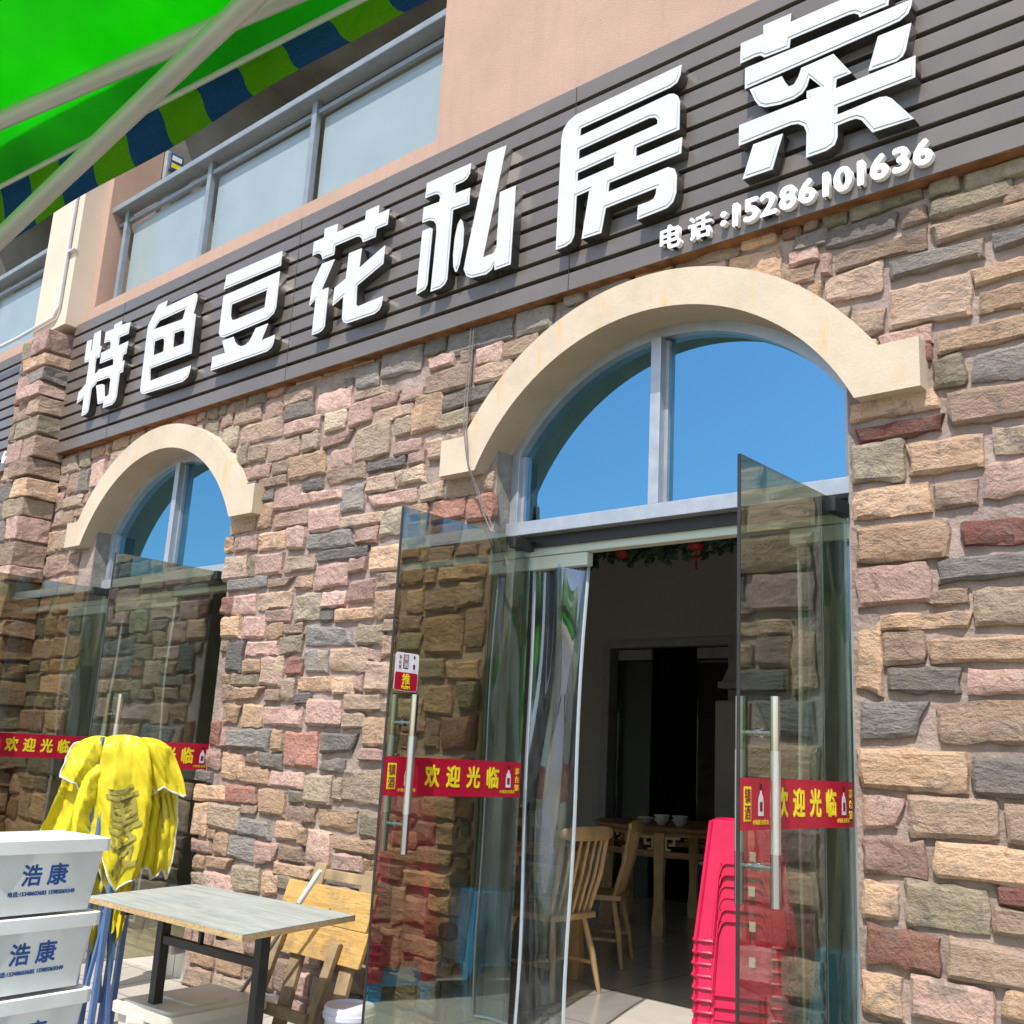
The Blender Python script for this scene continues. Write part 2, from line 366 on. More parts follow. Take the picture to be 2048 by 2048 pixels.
def text_mesh(name, body, size, mat, parent, M, extrude=.0006, offset=0.0, align='CENTER', sx=1.0, valign='CENTER', shear=0.0, space=1.0, fit=None, bold=0.0):
    cu = D.curves.new(name, 'FONT'); cu.body = body; cu.size = size; cu.extrude = extrude; cu.offset = offset
    cu.align_x = align; cu.align_y = valign; cu.resolution_u = 3; cu.shear = shear; cu.space_character = space
    t = D.objects.new(name, cu); col.objects.link(t)
    dg = bpy.context.evaluated_depsgraph_get(); dg.update()
    me = D.meshes.new_from_object(t.evaluated_get(dg)); me.name = name
    D.objects.remove(t); D.curves.remove(cu)
    if bold: embolden(me, bold)
    if valign == 'CENTER' and len(me.vertices):
        xs_ = [v.co.x for v in me.vertices]; ys_ = [v.co.y for v in me.vertices]
        dx, dy = -(min(xs_) + max(xs_)) / 2, -(min(ys_) + max(ys_)) / 2
        k = fit / (max(ys_) - min(ys_)) if fit else 1.0
        me.transform(Matrix.Diagonal((k, k, 1, 1)) @ Matrix.Translation((dx, dy, 0)))
    me.transform(M @ Matrix.Diagonal((sx, 1, 1, 1)))
    if parent is not None: me.transform(Matrix.Translation(-wloc(parent)))
    return link_mesh(name, me, mat, parent)
def embolden(me, d, n=6):
    bm = bmesh.new()
    for i in range(n):
        a = 2 * math.pi * i / n; c = me.copy(); c.transform(Matrix.Translation((d * math.cos(a), d * math.sin(a), .00025 * i - .0005))); bm.from_mesh(c); D.meshes.remove(c)
    bm.to_mesh(me); bm.free()
def frame(origin, xdir, ydir):
    x = Vector(xdir).normalized(); y = Vector(ydir).normalized(); z = x.cross(y)
    return Matrix(((x[0], y[0], z[0], origin[0]), (x[1], y[1], z[1], origin[1]), (x[2], y[2], z[2], origin[2]), (0, 0, 0, 1)))
def arcpts(cx, cz, r, a0, a1, n): return [(cx + r * math.cos(R(a0 + (a1 - a0) * i / n)), cz + r * math.sin(R(a0 + (a1 - a0) * i / n))) for i in range(n + 1)]
def rrect(x0, x1, z0, z1, r, n=4):
    p = []
    for cx, cz, a in ((x1 - r, z1 - r, 0), (x0 + r, z1 - r, 90), (x0 + r, z0 + r, 180), (x1 - r, z0 + r, 270)):
        p += arcpts(cx, cz, r, a, a + 90, n)
    return p
# ------------------------------------------------------------------ ground
def ground_z(y): return -.15 + .05 * min(0, max(y, -4.2))
g = MB()
ys = [-400, -60, -12, -4.2, -3, -2, -1, 0, .06]
xs = [-400, -40, -14, -8, -4, 0, 5, 40, 400]
g.sheet(lambda u, v: (xs[round(u * 8)], ys[round(v * 8)], ground_z(ys[round(v * 8)])), 8, 8)
tag(g.build('pavement', 'pavement_tile'), kind='structure')
fl = MB(); fl.box(-9.2, -1.0, .06, 5.6, -.2, 0.0); tag(fl.build('interior_floor', 'floor_tile'), kind='structure')

# ------------------------------------------------------------------ building
CX = (-2.745, -7.195); HW = .9975; ZC = 2.296
bld = thing('restaurant_building', (-5.0, 0, -.15), 'two-storey restaurant building with stone-clad ground floor, arched glass doors and pink upper wall', 'building')
def arch_top(x, cx, r=1.235):
    d = abs(x - cx); return ZC + math.sqrt(max(0, r * r - d * d))
m = MB()
for x0, x1 in ((-1.7475, 3.0), (-6.1975, -3.7425), (-14.0, -8.1925)): m.box(x0, x1, 0, .30, -.25, 3.9)
for cx in CX:
    n = 28; a = [(cx - HW + 2 * HW * i / n) for i in range(n + 1)]
    m.ring([(x, arch_top(x, cx)) for x in a], [(x, 3.9) for x in a], 0, .30)
wall = m.build('stone_cladding', 'mortar', bld)
for cx in CX:
    for s in (-1, 1):
        MB().box(*sorted((cx + s * HW, cx + s * (HW - .006))), .004, .125, -.2, 3.02).build('reveal_render', 'cement', bld)
# upper floor
m = MB(); BL, BR = -8.87, -4.43
m.box(-14, 3.0, 0, .30, 3.9, 5.10)          # band behind the sign
m.box(BR, 3.0, 0, .45, 5.10, 9.5); m.box(-9.45, BL, 0, .45, 5.10, 9.5); m.box(-14, BR, 0, .45, 8.3, 9.5)
m.box(-14.0, -13.2, 0, .45, 5.10, 8.3)
m.build('upper_wall', 'pink_render', bld)
MB().box(BL, BR, 0.0, .28, 5.10, 5.135).build('balcony_sill', 'pink_render', bld)
MB().box(-13.2, -9.45, 0.0, .28, 5.10, 5.135).build('balcony_sill', 'pink_render', bld)
m = MB(); m.box(-9.62, -8.97, -.20, .0, 4.93, 9.5); m.build('cream_pier', 'cream_render', bld)
m = MB(); m.box(-13.2, 3, .45, 3.2, 4.3, 5.0); m.build('balcony_slab', 'concrete', bld)
m = MB(); m.box(-13.2, 3, 2.2, 2.5, 5.0, 8.3); m.box(-9.5, BL - .02, .45, 2.2, 5.0, 8.3); m.box(BR + .02, BR + .3, .45, 2.2, 5.0, 8.3); m.box(-13.4, -13.2, .3, 2.5, 5, 8.3); m.build('balcony_back_wall', 'concrete', bld)
m = MB(); m.box(-13.2, 3, .45, 3.2, 8.3, 8.6); m.build('balcony_ceiling', 'concrete', bld)
def balcony_rail(x0, x1, posts):
    r = thing('balcony_railing', (0, 0, 0), None, None); r.parent = bld; r.location = Vector((0, 0, 0))
    r.location = Vector(((x0 + x1) / 2, .12, 5.135)) - wloc(bld)
    MB().box(x0 - .03, x1, .03, .17, 6.095, 6.15).build('handrail', 'rail_paint', r, bevel=.008)
    MB().box(x0, x1, .115, .155, 5.985, 6.022).build('rail_bar', 'rail_paint', r, bevel=.003)
    for p in posts: MB().box(p - .028, p + .028, .098, .15, 5.12, 6.10).build('post', 'rail_paint', r, bevel=.004)
    ps = list(posts) + [x1]
    for i in range(len(ps) - 1):
        a, b_ = ps[i] + .06, ps[i + 1] - .085
        MB().box(a, b_, .165, .177, 5.15, 5.965).build('glass_panel', 'balcony_glass', r)
    return r
balcony_rail(BL, BR, (-8.72, -7.335, -5.925))
balcony_rail(-13.2, -9.45, (-13.1, -11.7, -10.3))
# arches
def arch_moulding(cx):
    aL, aR = 180 - 27.2, 27.2
    inner = arcpts(cx, ZC, 1.198, aL, aR, 40); outer = arcpts(cx, ZC, 1.384, aL - 5.8, aR + 5.8, 40)
    zb, zt = 2.848, 3.052
    il = inner[0]; ir = inner[-1]
    m = MB(); m.ring(inner, outer, -.10, .125)
    ol, orr = outer[0], outer[-1]
    m.prism([(cx - 1.335, il[1]), il, ol, (cx - 1.335, ol[1])], -.1, .05)
    m.prism([ir, (cx + 1.335, ir[1]), (cx + 1.335, orr[1]), orr], -.1, .05)
    return m.build('arch_moulding', 'arch_plaster', bld, bevel=0)
for cx in CX: arch_moulding(cx)
def arch_window(cx, i):
    wn = thing('arched_window', (0, 0, 0), None, None); wn.parent = bld; wn.location = Vector((cx, .15, 2.5)) - wloc(bld)
    a0 = math.degrees(math.acos(.985 / 1.205))
    MB().ring(arcpts(cx, ZC, 1.145, 180 - a0, a0, 40), arcpts(cx, ZC, 1.24, 180 - a0 - .6, a0 + .6, 40), .122, .205).build('arch_frame', 'aluminium', wn)
    for s in (-1, 1):
        xa, xb = sorted((cx + s * .990, cx + s * .935)); MB().box(xa, xb, .12, .21, 0.0, 3.0).build('side_frame', 'aluminium', wn, bevel=.003)
        xa, xb = sorted((cx + s * .935, cx + s * .915)); MB().box(xa, xb, .15, .20, 2.575, 2.96).build('bead', 'aluminium', wn)
    MB().box(cx - .99, cx + .99, .095, .215, 2.503, 2.575).build('transom_bar', 'aluminium', wn, bevel=.003)
    mx = cx - .045
    MB().box(mx - .03, mx + .03, .105, .205, 2.577, arch_top(mx, cx, 1.15)).build('mullion', 'aluminium', wn, bevel=.003)
    MB().box(mx + .03, mx + .05, .15, .20, 2.577, 3.43).build('bead', 'aluminium', wn)
    for s in (-1, 1):
        xe = cx + s * .93; xi = mx + s * .032; n = 16
        top = [(xi + (xe - xi) * k / n, arch_top(xi + (xe - xi) * k / n, cx, 1.165)) for k in range(n + 1)]
        MB().prism([(xi, 2.576), (xe, 2.576)] + top[::-1], .172, .184).build('pane', 'window_glass', wn)
    MB().box(cx - .935, cx + .935, .165, .215, 2.445, 2.503).build('door_header', 'dark_metal', wn)
for i, cx in enumerate(CX): arch_window(cx, i)
# interior shell
m = MB(); BX0, BX1, BZ = -6.93, -5.36, 2.60; BY = 5.4
m.box(-9.2, BX0, BY, BY + .2, 0, 3.6); m.box(BX1, -1.0, BY, BY + .2, 0, 3.6); m.box(BX0, BX1, BY, BY + .2, BZ, 3.6)
m.box(-9.4, -9.2, .3, BY + .2, 0, 3.6); m.box(-1.2, -1.0, .3, BY + .2, 0, 3.6); m.build('interior_wall', 'interior_white', bld)
MB().box(-9.4, -1.0, .3, BY + 2.4, 3.6, 3.75).build('interior_ceiling', 'interior_white', bld)
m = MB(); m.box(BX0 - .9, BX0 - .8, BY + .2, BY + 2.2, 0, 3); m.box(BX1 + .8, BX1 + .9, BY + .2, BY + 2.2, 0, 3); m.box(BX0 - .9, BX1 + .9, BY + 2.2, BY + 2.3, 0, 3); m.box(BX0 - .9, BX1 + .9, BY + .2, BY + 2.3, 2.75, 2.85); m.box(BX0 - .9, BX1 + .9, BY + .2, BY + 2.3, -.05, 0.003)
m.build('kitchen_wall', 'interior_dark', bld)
kd = thing('kitchen_door', (0, 0, 0), None, None); kd.parent = bld; kd.location = Vector(((BX0 + BX1) / 2, BY, 0)) - wloc(bld)
m = MB(); m.box(BX0 - .05, BX0 + .05, BY - .03, BY + .1, 0, BZ + .05); m.box(BX1 - .05, BX1 + .05, BY - .03, BY + .1, 0, BZ + .05); m.box(BX0 + .05, BX1 - .05, BY - .03, BY + .1, BZ - .03, BZ + .05); m.build('door_frame', 'meter_grey', kd)
for xa, xb in ((BX0 + .06, BX0 + .50), (BX1 - .50, BX1 - .06)):
    lf = MB().box(xa, xb, BY + .11, BY + .15, BZ - .15, BZ - .04).build('sliding_leaf', 'meter_grey', kd)
    MB().box(xa, xb, BY + .125, BY + .14, 0.01, BZ - .15).build('pane', 'door_glass', lf)

# ------------------------------------------------------------------ stones
def stone_mesh(x0, x1, z0, z1, dep, seed, org, T=None):
    rnd = random.Random(seed); W, H = x1 - x0, z1 - z0; cx, cz = (x0 + x1) / 2, (z0 + z1) / 2
    rough_ = rnd.random() < .3
    nu = 8 if W > .3 else (7 if W > .15 else 6); nv = 7 if H > .25 else (6 if H > .1 else 5)
    def knots(n, L):
        e = min(.016 / L, .12); return [0.0] + [e + (1 - 2 * e) * i / (n - 2) for i in range(n - 1)] + [1.0]
    rc = min(W, H) * rnd.uniform(.05, .20); tilt = rnd.uniform(-.25, .25); tz = rnd.uniform(-.2, .35)
    amp = rnd.uniform(.55, 1.1) if rough_ else rnd.uniform(.15, .5); so = Vector((rnd.uniform(-50, 50), rnd.uniform(-50, 50), 0))
    cor = [(rnd.uniform(0, .06) * min(W, .3), rnd.uniform(0, .14) * min(H, .25)) for _ in range(4)]
    if rnd.random() < .2: k = rnd.randrange(4); cor[k] = (rnd.uniform(.1, .3) * min(W, .3), rnd.uniform(.1, .3) * H)
    def edge(u, v):
        # bilinear corner insets
        w4 = ((1 - u) * (1 - v), u * (1 - v), u * v, (1 - u) * v); sg = ((1, 1), (-1, 1), (-1, -1), (1, -1))
        x = x0 + W * u + sum(w_ * c[0] * s[0] for w_, c, s in zip(w4, cor, sg))
        z = z0 + H * v + sum(w_ * c[1] * s[1] for w_, c, s in zip(w4, cor, sg))
        return x, z
    vs = []; idx = {}; ku = knots(nu, W); kv = knots(nv, H); x0 -= .008; x1 += .008; z0 -= .010; z1 += .010; W, H = x1 - x0, z1 - z0
    for j in range(nv + 1):
        for i in range(nu + 1):
            u, v = ku[i], kv[j]
            x, z = edge(u, v); du = min(u, 1 - u) * W; dv = min(v, 1 - v) * H
            if du < rc and dv < rc:    # round the corners
                ax = x0 + rc if u < .5 else x1 - rc; az = z0 + rc if v < .5 else z1 - rc
                dx, dz = x - ax, z - az; L = max(abs(dx), abs(dz)) / (math.hypot(dx, dz) + 1e-9)
                x = ax + dx * (L * .5 + .5 * (1 if L > .95 else L)); z = az + dz * (L * .5 + .5 * (1 if L > .95 else L))
            b = (i in (0, nu)) or (j in (0, nv))
            nz = noise.fractal(Vector((x * 7, z * 11, 0)) + so, 1.0, 2.0, 4)
            if b:
                x += noise.noise(Vector((x * 14, z * 14, 3)) + so) * .016; z += noise.noise(Vector((x * 14, z * 14, 9)) + so) * .016
                y = -dep * (.66 + .2 * nz + tilt * (u - .5) + tz * (v - .5))
            else:
                y = -dep * (1.0 + amp * nz + tilt * (u - .5) + tz * (v - .5))
            idx[i, j] = len(vs); vs.append((x, y, z))
    fs = [(idx[i, j], idx[i + 1, j], idx[i + 1, j + 1], idx[i, j + 1]) for j in range(nv) for i in range(nu)]
    loop = [(i, 0) for i in range(nu)] + [(nu, j) for j in range(nv)] + [(i, nv) for i in range(nu, 0, -1)] + [(0, j) for j in range(nv, 0, -1)]
    base = len(vs)
    for (i, j) in loop:
        p = vs[idx[i, j]]; vs.append((p[0] + (.004 if p[0] > cx else -.004), .012, p[2] + (.004 if p[2] > cz else -.004)))
    nl = len(loop)
    for k in range(nl): fs.append((idx[loop[k]], base + k, base + (k + 1) % nl, idx[loop[(k + 1) % nl]]))
    if T is not None: vs = [tuple(T @ Vector(p)) for p in vs]
    me = D.meshes.new('stone'); me.from_pydata([(p[0] - org[0], p[1] - org[1], p[2] - org[2]) for p in vs], [], fs); me.update()
    me.polygons.foreach_set('use_smooth', [True] * len(me.polygons))
    try: me.set_sharp_from_angle(angle=R(24))
    except Exception: pass
    return me
STONES = [(-6.52,-6.441,3.668,3.747,'v'),(-6.441,-6.182,3.664,3.751,'t'),(-6.157,-5.971,3.669,3.745,'v'),(-5.961,-5.723,3.694,3.74,'o'),
(-5.951,-5.76,3.52,3.663,'p'),(-5.749,-5.421,3.588,3.669,'t'),(-5.721,-5.406,3.475,3.584,'b'),(-5.372,-5.026,3.459,3.593,'p'),
(-4.988,-4.675,3.489,3.53,'c'),(-4.801,-4.573,3.401,3.475,'p'),(-4.553,-4.355,3.393,3.452,'p'),(-6.516,-6.358,3.577,3.664,'p'),
(-6.328,-6.001,3.544,3.66,'t'),(-6.453,-6.271,3.385,3.564,'v'),(-6.229,-5.732,3.391,3.527,'t'),(-5.712,-5.312,3.365,3.458,'p'),
(-5.272,-5.063,3.331,3.457,'c'),(-5.034,-4.815,3.316,3.48,'p'),(-4.793,-4.43,3.301,3.373,'t'),(-4.573,-4.437,3.178,3.289,'c'),
(-4.43,-4.332,3.171,3.337,'o'),(-5.871,-5.527,3.218,3.349,'t'),(-6.085,-5.903,3.234,3.353,'c'),(-5.494,-5.32,3.227,3.347,'c'),
(-5.267,-4.958,3.215,3.29,'p'),(-4.949,-4.623,3.07,3.302,'c'),(-4.562,-4.329,3.06,3.136,'p'),(-6.252,-6.114,3.236,3.395,'v'),
(-6.152,-5.826,3.118,3.199,'p'),(-5.796,-5.624,3.116,3.202,'t'),(-5.605,-5.225,3.032,3.2,'o'),(-5.174,-4.971,3.066,3.181,'p'),
(-5.214,-4.823,2.95,3.064,'t'),(-4.8,-4.457,2.991,3.043,'g'),(-4.435,-4.312,2.989,3.046,'p'),(-5.927,-5.625,3.035,3.092,'t'),
(-5.434,-5.242,2.956,3.011,'g'),(-4.531,-4.301,2.873,2.961,'c'),(-4.8,-4.539,2.859,2.955,'t'),(-5.905,-5.764,2.942,3.006,'b'),
(-5.732,-5.463,2.849,3.004,'p'),(-5.453,-5.034,2.865,2.926,'p'),(-5.006,-4.82,2.766,2.917,'b'),(-4.791,-4.345,2.76,2.836,'p'),
(-5.908,-5.745,2.744,2.923,'o'),(-5.712,-5.348,2.73,2.827,'t'),(-5.332,-5.023,2.67,2.824,'p'),(-5.016,-4.614,2.667,2.725,'t'),
(-4.64,-4.433,2.557,2.732,'v'),(-6.228,-5.934,2.749,2.873,'o'),(-6.143,-5.889,2.613,2.721,'p'),(-5.857,-5.572,2.589,2.715,'o'),
(-5.553,-5.369,2.563,2.72,'p'),(-5.33,-4.875,2.55,2.649,'g'),(-4.85,-4.652,2.55,2.632,'p'),(-6.263,-6.175,2.617,2.727,'o'),
(-6.233,-5.964,2.413,2.577,'t'),(-5.959,-5.876,2.428,2.576,'v'),(-5.869,-5.573,2.417,2.569,'p'),(-5.553,-5.232,2.423,2.523,'c'),
(-5.215,-4.733,2.471,2.522,'g'),(-4.712,-4.432,2.367,2.52,'o'),(-4.898,-4.746,2.38,2.449,'p'),(-5.226,-4.897,2.298,2.44,'p'),
(-6.172,-5.721,2.342,2.412,'g'),(-5.712,-5.435,2.332,2.386,'t'),(-5.423,-5.244,2.31,2.389,'o'),(-4.636,-4.43,2.279,2.345,'t'),
(-4.886,-4.651,2.183,2.325,'p'),(-4.622,-4.426,2.083,2.245,'o'),(-6.206,-6.083,2.189,2.295,'r'),(-6.078,-5.829,2.186,2.304,'p'),
(-5.8,-5.433,2.19,2.304,'t'),(-5.391,-5.142,2.101,2.269,'v'),(-5.121,-4.904,2.171,2.26,'p'),(-5.69,-5.426,2.11,2.177,'p'),
(-5.123,-5.013,2.095,2.158,'g'),(-4.992,-4.634,2.09,2.145,'o'),(-6.188,-5.97,2.026,2.165,'o'),(-5.938,-5.696,2.007,2.163,'p'),
(-5.679,-5.502,2.006,2.092,'o'),(-5.481,-5.291,2.031,2.077,'t'),(-5.256,-4.794,1.943,2.062,'g'),(-4.761,-4.534,1.935,2.055,'v'),
(-4.53,-4.433,2.007,2.066,'t'),(-6.161,-6.088,1.93,1.999,'v'),(-6.086,-5.896,1.794,1.992,'g'),(-5.882,-5.544,1.903,1.983,'p'),
(-5.507,-5.274,1.889,2.012,'v'),(-5.242,-5.012,1.784,1.915,'b'),(-4.998,-4.659,1.786,1.925,'t'),(-4.648,-4.55,1.851,1.898,'p'),
(-4.533,-4.437,1.863,1.975,'o'),(-5.877,-5.695,1.792,1.865,'o'),(-5.682,-5.453,1.702,1.884,'t'),(-5.415,-5.258,1.777,1.866,'r'),
(-6.002,-5.69,1.713,1.772,'v'),(-5.292,-4.953,1.673,1.753,'o'),(-4.942,-4.754,1.657,1.753,'o'),(-4.746,-4.691,1.678,1.755,'p'),
(-4.665,-4.444,1.675,1.838,'t'),(-6.11,-6.026,1.72,1.768,'t'),(-6.093,-5.962,1.616,1.71,'t'),(-5.942,-5.623,1.614,1.686,'o'),
(-5.606,-5.454,1.612,1.676,'t'),(-5.439,-5.313,1.619,1.745,'c'),(-5.288,-5.146,1.601,1.651,'g'),(-6.057,-5.846,1.451,1.583,'o'),
(-5.841,-5.616,1.452,1.588,'o'),(-5.61,-5.21,1.462,1.575,'p'),(-5.164,-4.844,1.47,1.627,'p'),(-4.828,-4.503,1.561,1.643,'t'),
(-4.828,-4.636,1.461,1.537,'c'),(-4.651,-4.432,1.366,1.526,'o'),(-6.038,-5.967,1.305,1.423,'p'),(-5.956,-5.518,1.311,1.426,'g'),
(-5.486,-5.391,1.309,1.433,'o'),(-5.357,-5.036,1.227,1.427,'r'),(-5.008,-4.672,1.31,1.427,'b'),(-4.656,-4.429,1.288,1.344,'p'),
(-6.004,-5.75,1.119,1.28,'o'),(-5.767,-5.611,1.227,1.284,'t'),(-5.594,-5.37,1.208,1.288,'b'),(-5.004,-4.787,1.212,1.276,'b'),
(-4.483,-4.422,1.555,1.601,'c'),(-6.289,-6.106,1.092,1.145,'g'),(-5.734,-5.494,1.099,1.186,'o'),(-5.494,-5.134,1.103,1.182,'p'),
(-5.118,-4.869,1.02,1.183,'c'),(-4.854,-4.794,1.049,1.174,'c'),(-4.776,-4.441,1.038,1.234,'c'),(-6.28,-5.931,0.973,1.064,'o'),
(-5.927,-5.59,0.977,1.072,'r'),(-5.568,-5.295,0.918,1.069,'o'),(-5.266,-5.141,1.021,1.074,'b'),(-6.26,-6.09,0.742,0.956,'o'),
(-6.091,-5.745,0.802,0.96,'c'),(-5.745,-5.569,0.916,0.966,'t'),(-5.268,-5.002,0.908,0.996,'t'),(-4.963,-4.634,0.895,1.002,'o'),
(-4.593,-4.43,0.873,1.004,'v'),(-5.748,-5.403,0.795,0.886,'g'),(-5.357,-5.126,0.803,0.891,'o'),(-5.124,-5.065,0.784,0.882,'o'),
(-5.054,-4.846,0.696,0.883,'p'),(-4.819,-4.441,0.792,0.852,'o'),(-6.08,-6.003,0.732,0.789,'o'),(-6.241,-6.024,0.65,0.708,'p'),
(-5.991,-5.842,0.656,0.78,'o'),(-5.818,-5.564,0.647,0.775,'g'),(-5.541,-5.322,0.635,0.771,'p'),(-5.316,-5.077,0.685,0.766,'t'),
(-4.809,-4.543,0.686,0.768,'p'),(-4.522,-4.446,0.698,0.763,'o'),(-6.207,-6.075,0.545,0.627,'o'),(-6.06,-5.75,0.567,0.629,'o'),
(-5.34,-4.995,0.602,0.659,'o'),(-5.749,-5.478,0.464,0.607,'v'),(-6.071,-5.717,0.436,0.534,'p'),(-5.442,-5.278,0.473,0.595,'o'),
(-6.19,-6.082,0.451,0.514,'c'),(-5.292,-5.036,0.526,0.588,'v'),(-4.849,-4.582,0.606,0.644,'b'),(-4.85,-4.583,0.551,0.589,'p'),
(-6.103,-5.905,0.106,0.19,'p'),(-5.855,-5.549,0.095,0.207,'t'),(-5.553,-5.448,0.126,0.223,'p'),(-1.839,-1.735,3.688,3.748,'v'),
(-1.711,-1.574,3.683,3.746,'v'),(-1.571,-1.409,3.695,3.757,'v'),(-1.375,-1.255,3.689,3.765,'v'),(-1.238,-1.012,3.657,3.734,'v'),
(-1.831,-1.51,3.586,3.664,'b'),(-1.49,-1.392,3.589,3.659,'t'),(-1.371,-1.133,3.582,3.651,'v'),(-1.082,-0.999,3.547,3.623,'t'),
(-1.786,-1.386,3.471,3.542,'t'),(-1.361,-1.007,3.47,3.533,'t'),(-1.141,-1.005,3.377,3.434,'g'),(-1.552,-1.18,3.365,3.434,'b'),
(-1.83,-1.583,3.326,3.455,'t'),(-1.559,-1.233,3.131,3.315,'t'),(-1.225,-1.012,3.247,3.312,'o'),(-1.201,-1.068,3.122,3.213,'o'),
(-1.048,-1.019,3.103,3.204,'p'),(-1.688,-1.586,3.138,3.25,'t'),(-1.367,-1.051,2.994,3.076,'o'),(-1.594,-1.387,3.056,3.114,'p'),
(-1.843,-1.814,3.466,3.55,'p'),(-1.978,-1.821,3.616,3.681,'b'),(-2.014,-1.866,3.555,3.615,'p'),(-1.387,-1.273,2.847,2.97,'v'),
(-1.236,-1.044,2.839,2.959,'b'),(-1.728,-1.377,2.768,2.849,'o'),(-1.34,-1.03,2.68,2.814,'t'),(-1.728,-1.361,2.678,2.734,'m'),
(-1.73,-1.515,2.5,2.66,'v'),(-1.498,-1.213,2.498,2.636,'o'),(-1.174,-1.061,2.547,2.647,'c'),(-1.219,-1.053,2.38,2.518,'p'),
(-1.732,-1.422,2.361,2.47,'o'),(-1.406,-1.247,2.363,2.46,'t'),(-1.722,-1.358,2.18,2.321,'o'),(-1.307,-1.054,2.2,2.297,'m'),
(-1.402,-1.082,2.073,2.169,'g'),(-1.721,-1.425,2.007,2.168,'p'),(-1.44,-1.3,1.996,2.043,'t'),(-1.282,-1.073,1.902,2.037,'c'),
(-1.631,-1.294,1.91,1.957,'o'),(-1.73,-1.634,1.661,1.953,'o'),(-1.62,-1.463,1.777,1.879,'t'),(-1.447,-1.088,1.779,1.862,'o'),
(-1.607,-1.338,1.663,1.748,'b'),(-1.314,-1.101,1.665,1.742,'p'),(-1.716,-1.46,1.479,1.633,'g'),(-1.43,-1.13,1.472,1.638,'t'),
(-1.724,-1.322,1.305,1.454,'o'),(-1.31,-1.128,1.301,1.437,'b'),(-1.719,-1.56,1.153,1.277,'p'),(-1.542,-1.231,1.15,1.281,'t'),
(-1.196,-1.114,1.143,1.275,'t'),(-1.718,-1.494,0.994,1.121,'p'),(-1.449,-1.122,1.017,1.126,'o'),(-1.725,-1.595,0.836,0.962,'o'),
(-1.568,-1.279,0.835,0.986,'v'),(-1.249,-1.133,0.951,0.998,'m'),(-1.259,-1.132,0.844,0.93,'t'),(-1.722,-1.452,0.687,0.809,'r'),
(-1.424,-1.141,0.67,0.803,'t'),(-1.726,-1.592,0.502,0.653,'o'),(-1.562,-1.268,0.519,0.665,'p'),(-1.24,-1.155,0.583,0.667,'o'),
(-4.157,-3.668,3.602,3.732,'g'),(-3.632,-3.373,3.605,3.74,'b'),(-3.934,-3.732,3.486,3.595,'p'),(-3.732,-3.469,3.483,3.589,'t'),
(-4.336,-4.102,3.546,3.618,'p'),(-4.054,-3.975,3.532,3.603,'t'),(-4.337,-3.972,3.384,3.526,'t'),(-3.951,-3.652,3.386,3.484,'t'),
(-4.178,-3.765,3.265,3.364,'b'),(-4.417,-4.182,3.174,3.397,'o'),(-4.194,-3.957,3.162,3.251,'v'),(-4.024,-3.896,3.064,3.122,'p'),
(-4.286,-4.151,2.978,3.097,'t'),(-4.107,-3.742,2.736,2.848,'t'),(-4.31,-4.122,2.746,2.839,'c'),(-4.2,-3.941,2.61,2.732,'r'),
(-3.929,-3.733,2.585,2.723,'r'),(-4.399,-4.249,2.515,2.628,'v'),(-3.811,-3.755,2.371,2.42,'o'),(-3.994,-3.828,2.407,2.443,'p'),
(-4.412,-4.294,2.423,2.468,'o'),(-4.403,-4.253,2.276,2.35,'o'),(-4.231,-4.153,2.268,2.33,'o'),(-4.123,-3.762,2.274,2.338,'o'),
(-4.207,-3.946,2.107,2.236,'t'),(-4.36,-4.234,2.113,2.237,'o'),(-3.94,-3.763,2.113,2.252,'t'),(-4.407,-4.233,2.008,2.084,'p'),
(-4.197,-3.89,1.872,2.082,'o'),(-3.876,-3.754,1.904,2.102,'t'),(-4.414,-4.224,1.893,1.986,'v'),(-4.213,-4.023,1.738,1.842,'v'),
(-4.005,-3.762,1.731,1.826,'o'),(-4.155,-3.949,1.546,1.703,'o'),(-3.931,-3.757,1.567,1.711,'v'),(-4.129,-4.036,1.37,1.525,'t'),
(-4.002,-3.763,1.368,1.539,'r'),(-4.325,-4.212,1.371,1.433,'o'),(-4.102,-3.874,1.015,1.125,'o'),(-4.322,-4.14,1.028,1.087,'p'),
(-4.13,-4.009,0.877,0.993,'p'),(-3.995,-3.859,0.883,0.998,'o'),(-3.855,-3.751,0.866,0.925,'v'),(-4.339,-4.147,0.859,0.931,'r'),
(-4.422,-4.09,0.786,0.838,'o'),(-4.125,-3.86,0.79,0.86,'t'),(-4.206,-3.89,0.676,0.739,'o'),(-3.869,-3.761,0.701,0.756,'b'),
(-4.193,-4.038,0.49,0.609,'p'),(-4.02,-3.808,0.569,0.643,'o'),(-4.037,-3.806,0.449,0.528,'r'),(-4.183,-3.936,0.34,0.414,'t'),
(-3.903,-3.76,0.375,0.447,'o'),(-4.098,-3.82,0.272,0.332,'p')]
rects = []
EDGE = -1.155
for (a, b_, c, d, k) in STONES:
    if b_ > -1.16 and b_ < -1.0: b_ += random.uniform(.05, .22)
    rects.append([a, b_, c, d, k])
def ok_place(x0, x1, z0, z1, gap=.016, lst=None):
    for r in (rects if lst is None else lst):
        if x0 < r[1] + gap and x1 > r[0] - gap and z0 < r[3] + gap and z1 > r[2] - gap: return False
    for cx in CX:
        if x1 > cx - HW + .005 and x0 < cx + HW - .005 and z0 < 2.95: return False
        for px in (x0, x1, (x0 + x1) / 2):
            for pz in (z0, z1):
                if math.hypot(px - cx, pz - ZC) < 1.26 and pz > 2.5: return False
        if abs((x0 + x1) / 2 - cx) < 1.30 and z0 > 2.86 and z1 < 3.04 : return False
    return True
PAL = 'ttttoooopppcccbbvggr'
